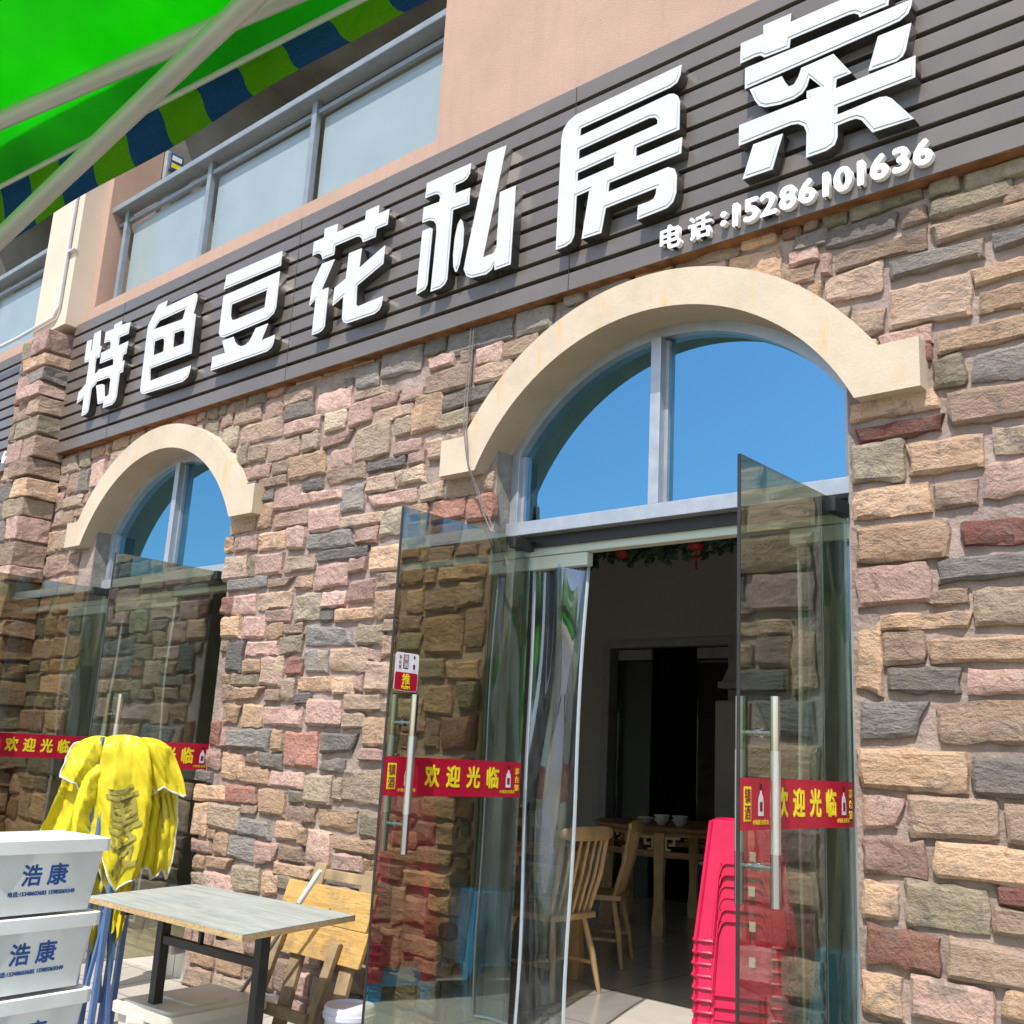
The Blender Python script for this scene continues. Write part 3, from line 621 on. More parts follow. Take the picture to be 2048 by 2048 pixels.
def fill(X0, X1, Z0, Z1, tries):
    z = Z0
    while z < Z1:
        h = random.choice((.09, .11, .14, .16, .19)); x = X0 + random.uniform(0, .05)
        while x < X1:
            w_ = random.choice((.12, .17, .22, .28, .34, .4)); hh = min(h * random.choice((1, 1, 1, .8, 1.35)), Z1 - z + .02)
            for f in (1, .75, .5):
                ww = min(w_ * f, X1 - x)
                if ww > .06 and hh > .05 and ok_place(x, x + ww, z, z + hh): rects.append([x, x + ww, z, z + hh, random.choice(PAL)]); break
            x += (w_ if f == 1 else w_ * .5) + .022
        z += h + .024
    for t in range(tries):
        f = 1 - t / tries
        w_ = (.05 + .28 * f * f) * random.uniform(.7, 1.3); h = (.045 + .13 * f * f) * random.uniform(.7, 1.3)
        x = random.uniform(X0, X1 - w_); z = random.uniform(Z0, Z1 - h)
        if ok_place(x, x + w_, z, z + h): rects.append([x, x + w_, z, z + h, random.choice(PAL)])
fill(-4.62, -3.755, -.14, 2.9, 2500)
fill(-6.19, -3.755, -.14, 3.80, 2500)
fill(-9.03, -8.195, -.14, 3.80, 1500)
fill(-8.5, -5.9, 2.9, 3.80, 1500)
fill(-4.1, -1.3, 2.9, 3.80, 2500)
fill(-1.745, -1.0, -.14, 3.80, 900)
fill(-1.0, 1.2, -.14, 3.80, 200)
fill(-12.2, -9.60, -.14, 3.72, 200)
for r in rects[len(STONES):]:          # let the small filler stones grow until the joints close up
    near = [q for q in rects if q is not r and q[0] < r[1] + .3 and q[1] > r[0] - .3 and q[2] < r[3] + .2 and q[3] > r[2] - .2]
    lim = (-6.19, -3.755) if -6.2 < r[0] < -3.74 and r[2] < 2.9 else ((-9.03, -8.195) if -9.1 < r[0] < -8.18 and r[2] < 2.9 else ((-1.745, 2) if r[0] > -1.76 and r[2] < 2.9 else ((-9.03, 2) if r[0] > -9.1 else (-13, -9.6))))
    for rep in range(7):
        for k_, st in ((1, .03), (3, .018), (0, -.03), (2, -.018)):
            if (k_ < 2 and r[1] - r[0] > .36) or (k_ > 1 and r[3] - r[2] > .17): continue
            t_ = list(r[:4]); t_[k_] += st
            if t_[0] >= lim[0] and t_[1] <= lim[1] and t_[2] > -.15 and t_[3] < 3.82 and ok_place(*t_, gap=.017, lst=near): r[k_] = t_[k_]
cands = []; Cpos = Vector((0, -4, 1.35)); worg = wloc(wall)
Rinv = cam.matrix_world.to_3x3().transposed()
def screen(p):
    q = Rinv @ (Vector(p) - Cpos)
    if q.z > -.1: return None
    f_ = cd.lens / 36; return (.5 + f_ * q.x / -q.z, .5 - f_ * q.y / -q.z)
for i, (a, b_, c, d, k) in enumerate(rects):
    sp = screen(((a + b_) / 2, -.03, (c + d) / 2)); dist = (Vector(((a + b_) / 2, 0, (c + d) / 2)) - Cpos).length
    area = (b_ - a) * (d - c) / dist ** 3
    if sp is None or not (-.03 < sp[0] < 1.03 and -.03 < sp[1] < 1.03): area = 0
    cands.append((area, a, b_, c, d, k, None, i))
# pillar: quoins round the corner and stones on its front
PX0, PX1, PY = -9.58, -9.03, -.275
m = MB(); m.box(PX0 + .02, PX1 - .02, PY + .02, .02, -.25, 4.87); m.build('pillar_core', 'mortar', bld)
Tf = Matrix.Translation((0, PY + .02, 0)); Ts = Matrix(((0, -1, 0, PX1 - .02), (1, 0, 0, 0), (0, 0, 1, 0), (0, 0, 0, 1)))
z = -.15; par = 0
while z < 4.82:
    h = min(random.choice((.13, .16, .19, .22)), 4.9 - z); wq = (.22, .40)[par] + random.uniform(-.05, .06); par ^= 1; k = random.choice('ttttppppoocbv')
    cands.append((-1, PX1 - wq, PX1, z, z + h - .025, k, 'q', 9000 + par))
    xx = PX0
    while xx < PX1 - wq - .08:
        ww = min(random.uniform(.16, .36), PX1 - wq - .02 - xx); sp = screen((xx, PY, z))
        vis = sp is not None and 0 < sp[0] and 0 < sp[1] < .8
        cands.append(((.3 if vis else 0) * ww * h / 800, xx, xx + ww - .02, z, z + h - .025, random.choice(PAL), Tf, len(cands))); xx += ww
    z += h
cands.sort(key=lambda t: (-1e9 if t[6] == 'q' else -t[0]))
rest = {}
for n_, (area, a, b_, c, d, k, T, sd) in enumerate(cands):
    if T == 'q':
        j = lambda s=.014: random.uniform(-s, s)
        y0, y1 = PY - .03 + j(.02), -.02; x1_ = PX1 + .03 + j(.02)
        me = MB().hexa([(a + j(), y0 + j(), c + j()), (x1_ + j(), y0 + j(), c + j()), (x1_ + j(), y1, c + j()), (a + j(), y1, c + j())],
                       [(a + j(), y0 + j(), d + j()), (x1_ + j(), y0 + j(), d + j()), (x1_ + j(), y1, d + j()), (a + j(), y1, d + j())]).mesh('stone', False, .008, 0, worg)
        bm_ = bmesh.new(); bm_.from_mesh(me); bmesh.ops.subdivide_edges(bm_, edges=[e for e in bm_.edges if e.calc_length() > .07], cuts=2, use_grid_fill=True)
        for v_ in bm_.verts:
            v_.co += noise.noise_vector(v_.co * 9 + Vector((n_, 0, 0))) * .012 + noise.noise_vector(v_.co * 24 + Vector((n_, 5, 0))) * .006
        bm_.to_mesh(me); bm_.free()
    else:
        me = stone_mesh(a, b_, c, d, random.Random(sd).uniform(.020, .037), sd, worg, T)
    if n_ < 299 and (area > 0 or T == 'q'): link_mesh('stone', me, 'stone_' + k, wall)
    else: rest.setdefault(k, []).append(me)
bm = bmesh.new(); mats = []
for k, ms in rest.items():
    mi = len(mats); mats.append(k)
    for me in ms:
        nf = len(bm.faces); bm.from_mesh(me); bm.faces.ensure_lookup_table()
        for f in bm.faces[nf:]: f.material_index = mi
        D.meshes.remove(me)
me = D.meshes.new('small_stones'); bm.to_mesh(me); bm.free()
o = link_mesh('small_stones', me, None, wall)
for k in mats: me.materials.append(MATS['stone_' + k])
tag(o, kind='stuff')
# ------------------------------------------------------------------ glass doors (open outwards at right angles)
def welcome_band(lf, X, y0, y1, z0, z1):
    MB().box(X + .007, X + .0085, y0, y1, z0, z1).build('welcome_sticker', 'sticker_red', lf)
    W, H = y1 - y0, z1 - z0; zc = (z0 + z1) / 2
    F = lambda u, z: frame((X + .0092, y0 + W * u, z), (0, 1, 0), (0, 0, 1))
    for ch, u in zip('欢迎光临', (.325, .475, .625, .775)):
        text_mesh('welcome_character', ch, H * .62, 'sticker_yellow', lf, F(u, zc + .006), .0003, sx=.92, bold=.0042, fit=H * .60)
    for u in (.155, .90): bottle(lf, X + .0092, y0 + W * u, z0 + H * .27, H * .62)
    for u in (.155, .895): text_mesh('slogan', '小镇酒 好酱香', H * .105, 'sticker_yellow', lf, F(u, z0 + H * .15), .0003)
    MB().box(X + .009, X + .0096, y0 + W * .022, y0 + W * .078, z0 + H * .17, z1 - H * .17).build('yellow_label', 'sticker_yellow', lf)
    for q, ch in enumerate('镇酒'): text_mesh('label_character', ch, H * .30, 'print_maroon', lf, F(.05, zc + H * (.16 - .32 * q)) @ Matrix.Translation((0, 0, .001)), .0002, sx=.85, bold=.0008)
    for q, ch in enumerate('茅台镇'): text_mesh('label_script', ch, H * .20, 'sticker_yellow', lf, F(.97, zc + H * (.23 - .23 * q)), .0003, bold=.0006)
def bottle(par, X, y, z, h, w_=None):
    r = h * .17; p = [(-r, 0), (r, 0), (r, h * .42), (r * .78, h * .60), (r * .30, h * .70), (r * .30, h * .80), (-r * .30, h * .80), (-r * .30, h * .70), (-r * .78, h * .60), (-r, h * .42)]
    b = MB().prism([(y + a, z + c) for a, c in p], X, X + .0006, 'x').build('bottle_print', 'sticker_white', par)
    MB().box(X + .0004, X + .001, y - r * .34, y + r * .34, z + h * .80, z + h).build('bottle_cap', 'print_black', par)
    MB().box(X + .0004, X + .0012, y - r * .55, y + r * .55, z + h * .14, z + h * .44).build('bottle_label', 'print_maroon', par)
def glass_door(X, y0, y1, ztop, sticker=False, band=True, hy=-.655):
    lf = thing('glass_door', (0, 0, 0), None, None); lf.parent = bld; lf.location = Vector((X, y1, 0)) - wloc(bld)
    MB().box(X - .006, X + .006, y0, y1, .012, ztop).build('pane', 'door_glass', lf)
    MB().box(X - .0065, X + .0065, y0 - .004, y0, .012, ztop).build('edge_strip', 'black_paint', lf)
    MB().box(X - .022, X + .022, y1 - .15, y1 + .005, ztop - .055, ztop + .004).build('top_patch', 'dark_metal', lf, bevel=.003)
    MB().box(X - .022, X + .022, y1 - .16, y1 + .005, .008, .065).build('bottom_patch', 'steel_satin', lf, bevel=.003)
    for s in (-1, 1):
        xh = X + s * .068
        h = MB().tube([(xh, hy, .905), (xh, hy, 1.60)], .0175, 16).build('pull_handle', 'steel_polished', lf, smooth=True)
        MB().tube([(xh, hy, 1.075), (xh, hy, 1.415)], .0181, 16).build('handle_grip', 'steel_satin', lf, smooth=True)
    for z in (1.475, 1.03):
        MB().tube([(X - .068, hy, z), (X + .068, hy, z)], .0095, 12).build('handle_pin', 'steel_polished', lf, smooth=True)
        MB().tube([(X + .006, hy, z), (X + .016, hy, z)], .017, 14).build('handle_rosette', 'steel_polished', lf, smooth=True)
    if band: welcome_band(lf, X, y0, y1, 1.150, 1.322)
    if sticker:
        MB().prism(rrect(-.757, -.610, 1.615, 1.790, .014), X + .0068, X + .0078, 'x').build('push_sticker', 'sticker_white', lf)
        MB().prism(rrect(-.754, -.613, 1.618, 1.700, .010), X + .0078, X + .0084, 'x').build('push_panel', 'sticker_red', lf)
        F = lambda y, z: frame((X + .0088, y, z), (0, 1, 0), (0, 0, 1))
        text_mesh('push_character', '推', .052, 'sticker_yellow', lf, F(-.684, 1.670), .0003, bold=.0016)
        text_mesh('push_word', 'PUSH', .022, 'sticker_yellow', lf, F(-.684, 1.632), .0003, bold=.0008)
        for q, ch in enumerate('镇酒'):
            z = 1.766 - .034 * q
            MB().box(X + .0078, X + .0083, -.708, -.676, z - .0155, z + .0155).build('label_block', 'print_maroon', lf)
            text_mesh('label_character', ch, .027, 'sticker_white', lf, F(-.692, z), .0003)
        for q, ch in enumerate('茅台镇'): text_mesh('label_script', ch, .018, 'print_maroon', lf, F(-.728, 1.768 - .022 * q), .0002, .0)
        bottle(lf, X + .0079, -.640, 1.708, .072)
    return lf
glass_door(-3.60, -.775, .155, 2.472, sticker=True, hy=-.675)
glass_door(-1.82, -.775, .115, 2.455, hy=-.645)
glass_door(-8.05, -.775, .11, 2.490, hy=-.675)
glass_door(-6.29, -.785, .10, 2.485, hy=-.655)

# ------------------------------------------------------------------ fascia signs
def slat_sign(x0, x1, label, bolts=True):
    s = thing('shop_sign', ((x0 + x1) / 2, 0, 3.738), label, 'sign', 'slatted fascia signs')
    MB().box(x0, x1, -.045, -.002, 3.745, 4.94).build('backing', 'sign_backing', s)
    m = MB(); m.box(x0, x1, -.085, -.003, 3.733, 3.745); m.build('bottom_frame', 'rusty_frame', s)
    n = 11; ph = (4.949 - 3.738) / n
    for i in range(n):
        z0 = 3.738 + i * ph + (.0 if i == 0 else .013); z1 = 3.738 + (i + 1) * ph - (.0 if i == n - 1 else .013)
        MB().box(x0, x1, -.090, -.046, z0, z1).build('slat', 'slat_metal', s, bevel=.003)
    for x in [x0 + .9 + 2.44 * i for i in range(12)]:
        if x < x1 - .1 and bolts: MB().box(x, x + .004, -.0915, -.05, 3.74, 4.947).build('seam', 'black_paint', s)
    return s
sign = slat_sign(-9.0, 3.0, 'long dark slatted sign with big white Chinese letters and a phone number over the doors')
LETTERS = [[[(-8.572,4.68),(-8.481,4.679),(-8.481,4.571),(-8.459,4.571),(-8.458,4.686),(-8.453,4.724),(-8.343,4.73),(-8.314,4.574),(-8.287,4.572),(-8.287,4.471),(-8.345,4.471),(-8.34,4.325),(-8.282,4.338),(-8.275,4.232),(-8.348,4.198),(-8.343,4.016),(-8.357,3.988),(-8.395,3.976),(-8.462,3.972),(-8.47,4.134),(-8.587,4.107),(-8.583,4.209),(-8.469,4.268),(-8.471,4.472),(-8.553,4.477),(-8.569,4.52)],[(-8.108,4.723),(-7.984,4.727),(-7.977,4.686),(-7.831,4.679),(-7.833,4.576),(-7.979,4.578),(-7.982,4.504),(-7.823,4.507),(-7.823,4.4),(-7.867,4.398),(-7.88,4.344),(-7.839,4.342),(-7.833,4.241),(-7.884,4.24),(-7.879,4.037),(-7.896,4.0),(-7.941,3.978),(-8.095,3.977),(-8.094,4.026),(-8.192,4.029),(-8.275,4.211),(-8.167,4.203),(-8.13,4.188),(-8.091,4.077),(-8.057,4.072),(-8.026,4.086),(-8.032,4.22),(-8.066,4.241),(-8.272,4.245),(-8.283,4.352),(-8.024,4.343),(-8.03,4.387),(-8.054,4.404),(-8.268,4.405),(-8.271,4.505),(-8.118,4.508),(-8.125,4.565),(-8.156,4.582),(-8.243,4.586),(-8.246,4.689),(-8.103,4.686)]],
[[(-7.402,4.72),(-7.268,4.722),(-7.282,4.669),(-6.883,4.676),(-6.85,4.674),(-6.823,4.649),(-6.818,4.6),(-6.849,4.5),(-6.82,4.497),(-6.808,4.47),(-6.797,4.169),(-7.386,4.174),(-7.368,4.066),(-6.788,4.071),(-6.789,4.015),(-6.808,3.982),(-6.872,3.959),(-7.431,3.971),(-7.476,3.985),(-7.505,4.016),(-7.523,4.469),(-7.524,4.569)],[(-7.347,4.569),(-6.97,4.575),(-6.995,4.495),(-7.415,4.513)],[(-7.376,4.401),(-7.266,4.401),(-7.232,4.38),(-7.219,4.28),(-7.373,4.281)],[(-7.087,4.401),(-6.973,4.399),(-6.938,4.378),(-6.929,4.278),(-7.084,4.281)]],
[[(-6.445,4.706),(-5.762,4.7),(-5.757,4.588),(-6.458,4.596)],[(-6.45,4.544),(-5.765,4.547),(-5.759,4.274),(-5.778,4.235),(-5.848,4.207),(-6.375,4.197),(-6.425,4.215),(-6.452,4.247)],[(-6.323,4.442),(-5.894,4.44),(-5.9,4.31),(-6.224,4.306),(-6.269,4.307),(-6.304,4.321),(-6.32,4.356)],[(-6.394,4.176),(-6.252,4.174),(-6.225,4.131),(-6.182,4.094),(-6.134,4.073),(-6.081,4.073),(-6.033,4.097),(-5.978,4.174),(-5.835,4.174),(-5.894,4.062),(-5.74,4.067),(-5.742,4.008),(-5.762,3.978),(-5.812,3.961),(-6.497,3.966),(-6.5,4.076),(-6.335,4.068)]],
[[(-5.295,4.722),(-5.16,4.716),(-5.161,4.654),(-4.874,4.651),(-4.875,4.715),(-4.749,4.714),(-4.749,4.654),(-4.645,4.653),(-4.647,4.546),(-4.749,4.549),(-4.753,4.494),(-4.877,4.494),(-4.892,4.526),(-4.914,4.546),(-4.942,4.555),(-5.161,4.556),(-5.164,4.493),(-5.285,4.495),(-5.303,4.531),(-5.327,4.552),(-5.357,4.558),(-5.402,4.555),(-5.401,4.658),(-5.293,4.656)],[(-5.285,4.464),(-5.153,4.459),(-5.264,4.269),(-5.191,4.268),(-5.187,3.995),(-5.208,3.973),(-5.246,3.963),(-5.319,3.963),(-5.317,4.216),(-5.378,4.185),(-5.372,4.334)],[(-5.01,4.458),(-4.883,4.455),(-4.89,4.32),(-4.655,4.406),(-4.655,4.283),(-4.892,4.2),(-4.887,4.068),(-4.867,4.05),(-4.635,4.059),(-4.638,3.999),(-4.656,3.972),(-4.698,3.957),(-4.964,3.959),(-4.997,3.975),(-5.017,4.006),(-5.024,4.158),(-5.128,4.12),(-5.125,4.247),(-5.016,4.283)]],
[[(-4.311,4.715),(-3.942,4.715),(-3.943,4.65),(-3.964,4.623),(-3.997,4.613),(-4.058,4.613),(-4.057,4.558),(-3.935,4.553),(-3.932,4.446),(-4.064,4.453),(-4.071,4.014),(-4.089,3.988),(-4.121,3.973),(-4.205,3.971),(-4.193,4.352),(-4.201,4.403),(-4.222,4.431),(-4.259,4.45),(-4.325,4.454),(-4.324,4.555),(-4.188,4.548),(-4.183,4.577),(-4.2,4.602),(-4.233,4.613),(-4.317,4.614)],[(-4.318,4.397),(-4.254,4.399),(-4.23,4.385),(-4.229,4.363),(-4.237,4.029),(-4.252,4.001),(-4.328,3.985)],[(-3.996,4.372),(-3.977,4.35),(-3.962,4.295),(-3.96,4.19),(-3.977,4.08),(-3.996,4.039),(-4.01,4.043),(-4.029,4.085),(-4.037,4.155),(-4.033,4.265),(-4.017,4.344)],[(-3.805,4.731),(-3.667,4.726),(-3.795,4.069),(-3.712,4.071),(-3.692,4.103),(-3.693,4.441),(-3.575,4.441),(-3.578,3.965),(-3.697,3.964),(-3.704,4.006),(-3.717,3.975),(-3.759,3.957),(-3.875,3.967),(-3.916,3.991),(-3.941,4.039),(-3.923,4.147)]],
[[(-2.501,4.73),(-2.505,4.676),(-2.523,4.64),(-2.562,4.628),(-3.124,4.621),(-3.129,4.576),(-2.571,4.594),(-2.543,4.585),(-2.519,4.563),(-2.506,4.526),(-2.506,4.371),(-2.759,4.368),(-2.762,4.317),(-2.49,4.322),(-2.493,4.236),(-2.921,4.228),(-2.929,4.178),(-2.568,4.188),(-2.531,4.166),(-2.516,4.127),(-2.517,4.033),(-2.534,3.989),(-2.568,3.968),(-2.744,3.961),(-2.74,4.039),(-2.672,4.039),(-2.648,4.045),(-2.635,4.068),(-2.633,4.098),(-2.939,4.091),(-2.963,3.96),(-3.089,3.964),(-3.051,4.229),(-3.134,4.225),(-3.138,4.003),(-3.157,3.967),(-3.194,3.955),(-3.26,3.954),(-3.257,4.611),(-3.246,4.663),(-3.212,4.7),(-3.163,4.718)],[(-3.128,4.493),(-2.685,4.506),(-2.651,4.495),(-2.635,4.474),(-2.637,4.452),(-3.132,4.439)],[(-3.132,4.36),(-2.897,4.37),(-2.897,4.317),(-3.135,4.31)]],
[[(-2.171,4.697),(-2.053,4.694),(-2.053,4.74),(-1.912,4.736),(-1.918,4.692),(-1.679,4.689),(-1.665,4.691),(-1.661,4.74),(-1.546,4.736),(-1.549,4.688),(-1.447,4.685),(-1.464,4.557),(-1.592,4.56),(-1.596,4.575),(-1.615,4.591),(-1.638,4.596),(-1.916,4.601),(-1.922,4.56),(-2.049,4.566),(-2.057,4.575),(-2.07,4.587),(-2.097,4.591),(-2.174,4.589)],[(-2.148,4.553),(-1.363,4.537),(-1.368,4.504),(-1.382,4.476),(-1.418,4.458),(-1.462,4.456),(-2.149,4.442)],[(-1.513,4.427),(-1.371,4.425),(-1.397,4.308),(-1.41,4.284),(-1.437,4.271),(-1.56,4.277)],[(-2.124,4.429),(-1.961,4.429),(-1.946,4.393),(-1.926,4.36),(-1.901,4.36),(-1.88,4.391),(-1.865,4.429),(-1.713,4.432),(-1.633,4.301),(-1.701,4.3),(-1.707,4.256),(-1.359,4.263),(-1.363,4.162),(-1.699,4.161),(-1.702,4.124),(-1.516,4.132),(-1.485,4.124),(-1.464,4.106),(-1.374,3.974),(-1.549,3.979),(-1.595,4.056),(-1.619,4.073),(-1.649,4.075),(-1.701,4.073),(-1.702,4.018),(-1.716,3.984),(-1.754,3.971),(-1.848,3.971),(-1.844,4.094),(-1.856,4.13),(-1.883,4.153),(-1.917,4.162),(-2.18,4.156),(-2.178,4.263),(-1.834,4.261),(-1.842,4.267),(-1.841,4.3),(-1.773,4.295),(-1.826,4.362),(-1.839,4.325),(-1.861,4.298),(-1.901,4.286),(-1.972,4.287),(-2.044,4.303),(-2.076,4.324),(-2.097,4.36)],[(-2.105,4.135),(-1.958,4.134),(-2.009,3.974),(-2.16,3.976)]]]
def letter(polys):
    xs_ = [p[0] for q in polys for p in q]; zs_ = [p[1] for q in polys for p in q]
    root = D.objects.new('sign_letter', None); col.objects.link(root); root.parent = sign
    def inset(q, d, hole):
        n = len(q); area = sum(q[i][0] * q[(i + 1) % n][1] - q[(i + 1) % n][0] * q[i][1] for i in range(n)); sg = 1 if area > 0 else -1
        if hole: sg = -sg
        o_ = []
        for i in range(n):
            p0, p1, p2 = Vector(q[i - 1]), Vector(q[i]), Vector(q[(i + 1) % n]); a = (p1 - p0).normalized(); b = (p2 - p1).normalized()
            na = Vector((-a.y, a.x)) * sg; nb = Vector((-b.y, b.x)) * sg; h = na + nb
            k = d / max(.45, h.dot(na)) if h.length > .2 else d
            o_.append(tuple(p1 + h * min(k, d * 1.6))) 
        return o_
    def inside(p, q):
        c = False; n = len(q)
        for i in range(n):
            (x1, y1), (x2, y2) = q[i], q[i - 1]
            if (y1 > p[1]) != (y2 > p[1]) and p[0] < (x2 - x1) * (p[1] - y1) / (y2 - y1) + x1: c = not c
        return c
    holes = [any(inside(q[0], r) for r in polys if r is not q) for q in polys]
    root.location = Vector(((min(xs_) + max(xs_)) / 2, -.12, min(zs_))) - wloc(sign)
    def layer(name, off, y0, y1, mat):
        cu = D.curves.new(name, 'CURVE'); cu.dimensions = '2D'; cu.fill_mode = 'BOTH'; cu.extrude = abs(y1 - y0) / 2
        for q, hl in zip(polys, holes):
            q = inset(q, off, hl) if off else q
            sp = cu.splines.new('POLY'); sp.points.add(len(q) - 1); sp.use_cyclic_u = True
            for i, (x, z) in enumerate(q): sp.points[i].co = (x, z, 0, 1)
        t = D.objects.new(name, cu); col.objects.link(t)
        dg = bpy.context.evaluated_depsgraph_get(); me = D.meshes.new_from_object(t.evaluated_get(dg)); me.name = name
        D.objects.remove(t); D.curves.remove(cu)
        me.transform(Matrix.Translation(-wloc(root)) @ frame((0, (y0 + y1) / 2, 0), (1, 0, 0), (0, 0, 1)))
        return link_mesh(name, me, mat, root)
    layer('letter_return', 0.0, -.088, -.152, 'letter_steel')
    layer('letter_rim', 0.0, -.1515, -.1555, 'letter_face')
    layer('letter_groove', .0115, -.1553, -.1562, 'letter_groove')
    layer('letter_face', .0150, -.156, -.1585, 'letter_face')
for q in LETTERS: letter(q)
PH = [('电', (-2.57, 3.833, 0.128)), ('话', (-2.407, 3.833, 0.128)), (':', (-2.279, 3.833, 0.075)), ('1', (-2.217, 3.833, 0.118)), ('5', (-2.136, 3.833, 0.118)), ('2', (-2.05, 3.833, 0.118)), ('8', (-1.955, 3.833, 0.118)), ('6', (-1.863, 3.833, 0.118)), ('1', (-1.776, 3.833, 0.118)), ('0', (-1.699, 3.833, 0.118)), ('1', (-1.62, 3.833, 0.118)), ('6', (-1.539, 3.833, 0.118)), ('3', (-1.449, 3.833, 0.118)), ('6', (-1.358, 3.833, 0.118))]
for ch, (x, z, h_) in PH:
    cjk = ord(ch) > 255
    text_mesh('phone_digit', ch, h_, 'digit_white', sign, frame((x, -.106, z), (1, 0, 0), (0, 0, 1)), .014, sx=1.06 if not cjk else .98, fit=h_, bold=.0048 if not cjk else .004)
sign2 = slat_sign(-14.0, -9.58, 'neighbouring dark slatted sign beyond the stone pillar, ending in small digits')
for ch, x in (('6', -10.03), ('5', -9.91)): text_mesh('phone_digit', ch, .12, 'digit_white', sign2, frame((x, -.106, 3.855), (1, 0, 0), (0, 0, 1)), .014, bold=.0075, fit=.118)

# ------------------------------------------------------------------ pipe, meter, cable on the wall
m = MB(); m.tube([(-9.09, -.225, 8.5), (-9.095, -.225, 5.12), (-9.16, -.225, 5.03), (-9.9, -.225, 5.0), (-13, -.225, 5.0)], .017, 10)
for z in (5.65, 6.7, 7.6): m.box(-9.12, -8.96, -.235, -.2, z, z + .012)
tag(m.build('conduit_pipe', 'pipe_white', None, True), 'thin white conduit pipe running down the cream pier and turning along it', 'pipe')
mt = thing('electricity_meter', (-8.88, .56, 6.72), 'grey and blue electricity meter box on the side wall of the dark balcony', 'meter')
MB().box(-8.89, -8.82, .46, .64, 6.66, 6.96).build('meter_case', 'meter_grey', mt, bevel=.01)
MB().box(-8.82, -8.79, .48, .62, 6.75, 6.94).build('meter_cover', 'meter_blue', mt, bevel=.006)
MB().box(-8.79, -8.785, .50, .60, 6.86, 6.91).build('meter_window', 'white_tag', mt)
MB().box(-8.79, -8.785, .50, .60, 6.78, 6.83).build('meter_plate', 'sticker_yellow', mt)
cab = MB()
def cable(pts, r):
    P = [Vector(p) for p in pts]; q = []
    for i in range(len(P) - 1):
        for k in range(6):
            t = k / 6; p0, p1, p2, p3 = P[max(i - 1, 0)], P[i], P[i + 1], P[min(i + 2, len(P) - 1)]
            q.append(.5 * ((2 * p1) + (-p0 + p2) * t + (2 * p0 - 5 * p1 + 4 * p2 - p3) * t * t + (-p0 + 3 * p1 - 3 * p2 + p3) * t ** 3))
    cab.tube(q + [P[-1]], r, 6)
CAB = [(-3.941, -0.06, 3.714), (-3.938, -0.065, 3.568), (-3.935, -0.07, 3.424), (-3.934, -0.08, 3.27), (-3.908, -0.1, 3.122), (-3.878, -0.115, 2.989), (-3.847, -0.115, 2.871), (-3.81, -0.075, 2.732), (-3.731, -0.06, 2.566), (-3.642, -0.06, 2.43), (-3.588, -0.04, 2.313)]
for dx in (0, .014): cable([(x + dx + random.uniform(-.006, .006), y, z) for x, y, z in CAB], .0036)
tag(cab.build('hanging_cable', 'cable_grey', None, True), 'pair of thin grey cables hanging down from the sign past the large arch', 'cable')

# ------------------------------------------------------------------ clear door curtains
def curtain(x0, x1, label, seed):
    t = thing('door_curtain', ((x0 + x1) / 2, .24, 0), label, 'curtain', 'clear plastic door curtains')
    rd = random.Random(seed); ph = rd.uniform(0, 6)
    def fn(u, v):
        z = .06 + 2.29 * v; lean = (1 - v) * -.03
        amp = .006 + .008 * (1 - abs(v - .55)) + .014 * v ** 4
        return (x0 + (x1 - x0) * u + lean * (u - .2), .235 + amp * math.sin(u * 9 + ph + 1.2 * math.sin(v * 5)) + .012 * math.sin(v * 9 + u * 4), z)
    MB().sheet(fn, 36, 40).build('plastic_sheet', 'pvc_clear', t, smooth=True, solid=.002)
    for u in (0.0, 1.0):
        MB().tube([Vector(fn(u, k / 24)) for k in range(25)], .0095, 6).build('edge_strip', 'pvc_edge', t)
    MB().tube([Vector(fn(k / 24, 0)) for k in range(25)], .010, 6).build('bottom_strip', 'pvc_edge', t)
    MB().box(x0 - .02, x1 + .03, .20, .25, 2.33, 2.40).build('hanger_bar', 'rail_cream', t, bevel=.004)
    return t
curtain(-3.63, -3.28, 'clear plastic door curtain gathered at the left side of the open main doorway', 1)
curtain(-2.10, -1.83, 'clear plastic door curtain gathered behind the right leaf of the main doorway', 4)
curtain(-8.08, -7.2, 'clear plastic door curtain hanging inside the smaller-looking arched doorway beyond the folded tent', 9)
for cx, lb in ((CX[0], 'pale curtain rail across the top of the open main doorway'), (CX[1], 'pale curtain rail across the doorway behind the folded yellow tent')):
    tag(MB().box(cx - .93, cx + .93, .19, .26, 2.402, 2.447).build('curtain_rail', 'rail_cream', None, bevel=.006), lb, 'curtain rail')

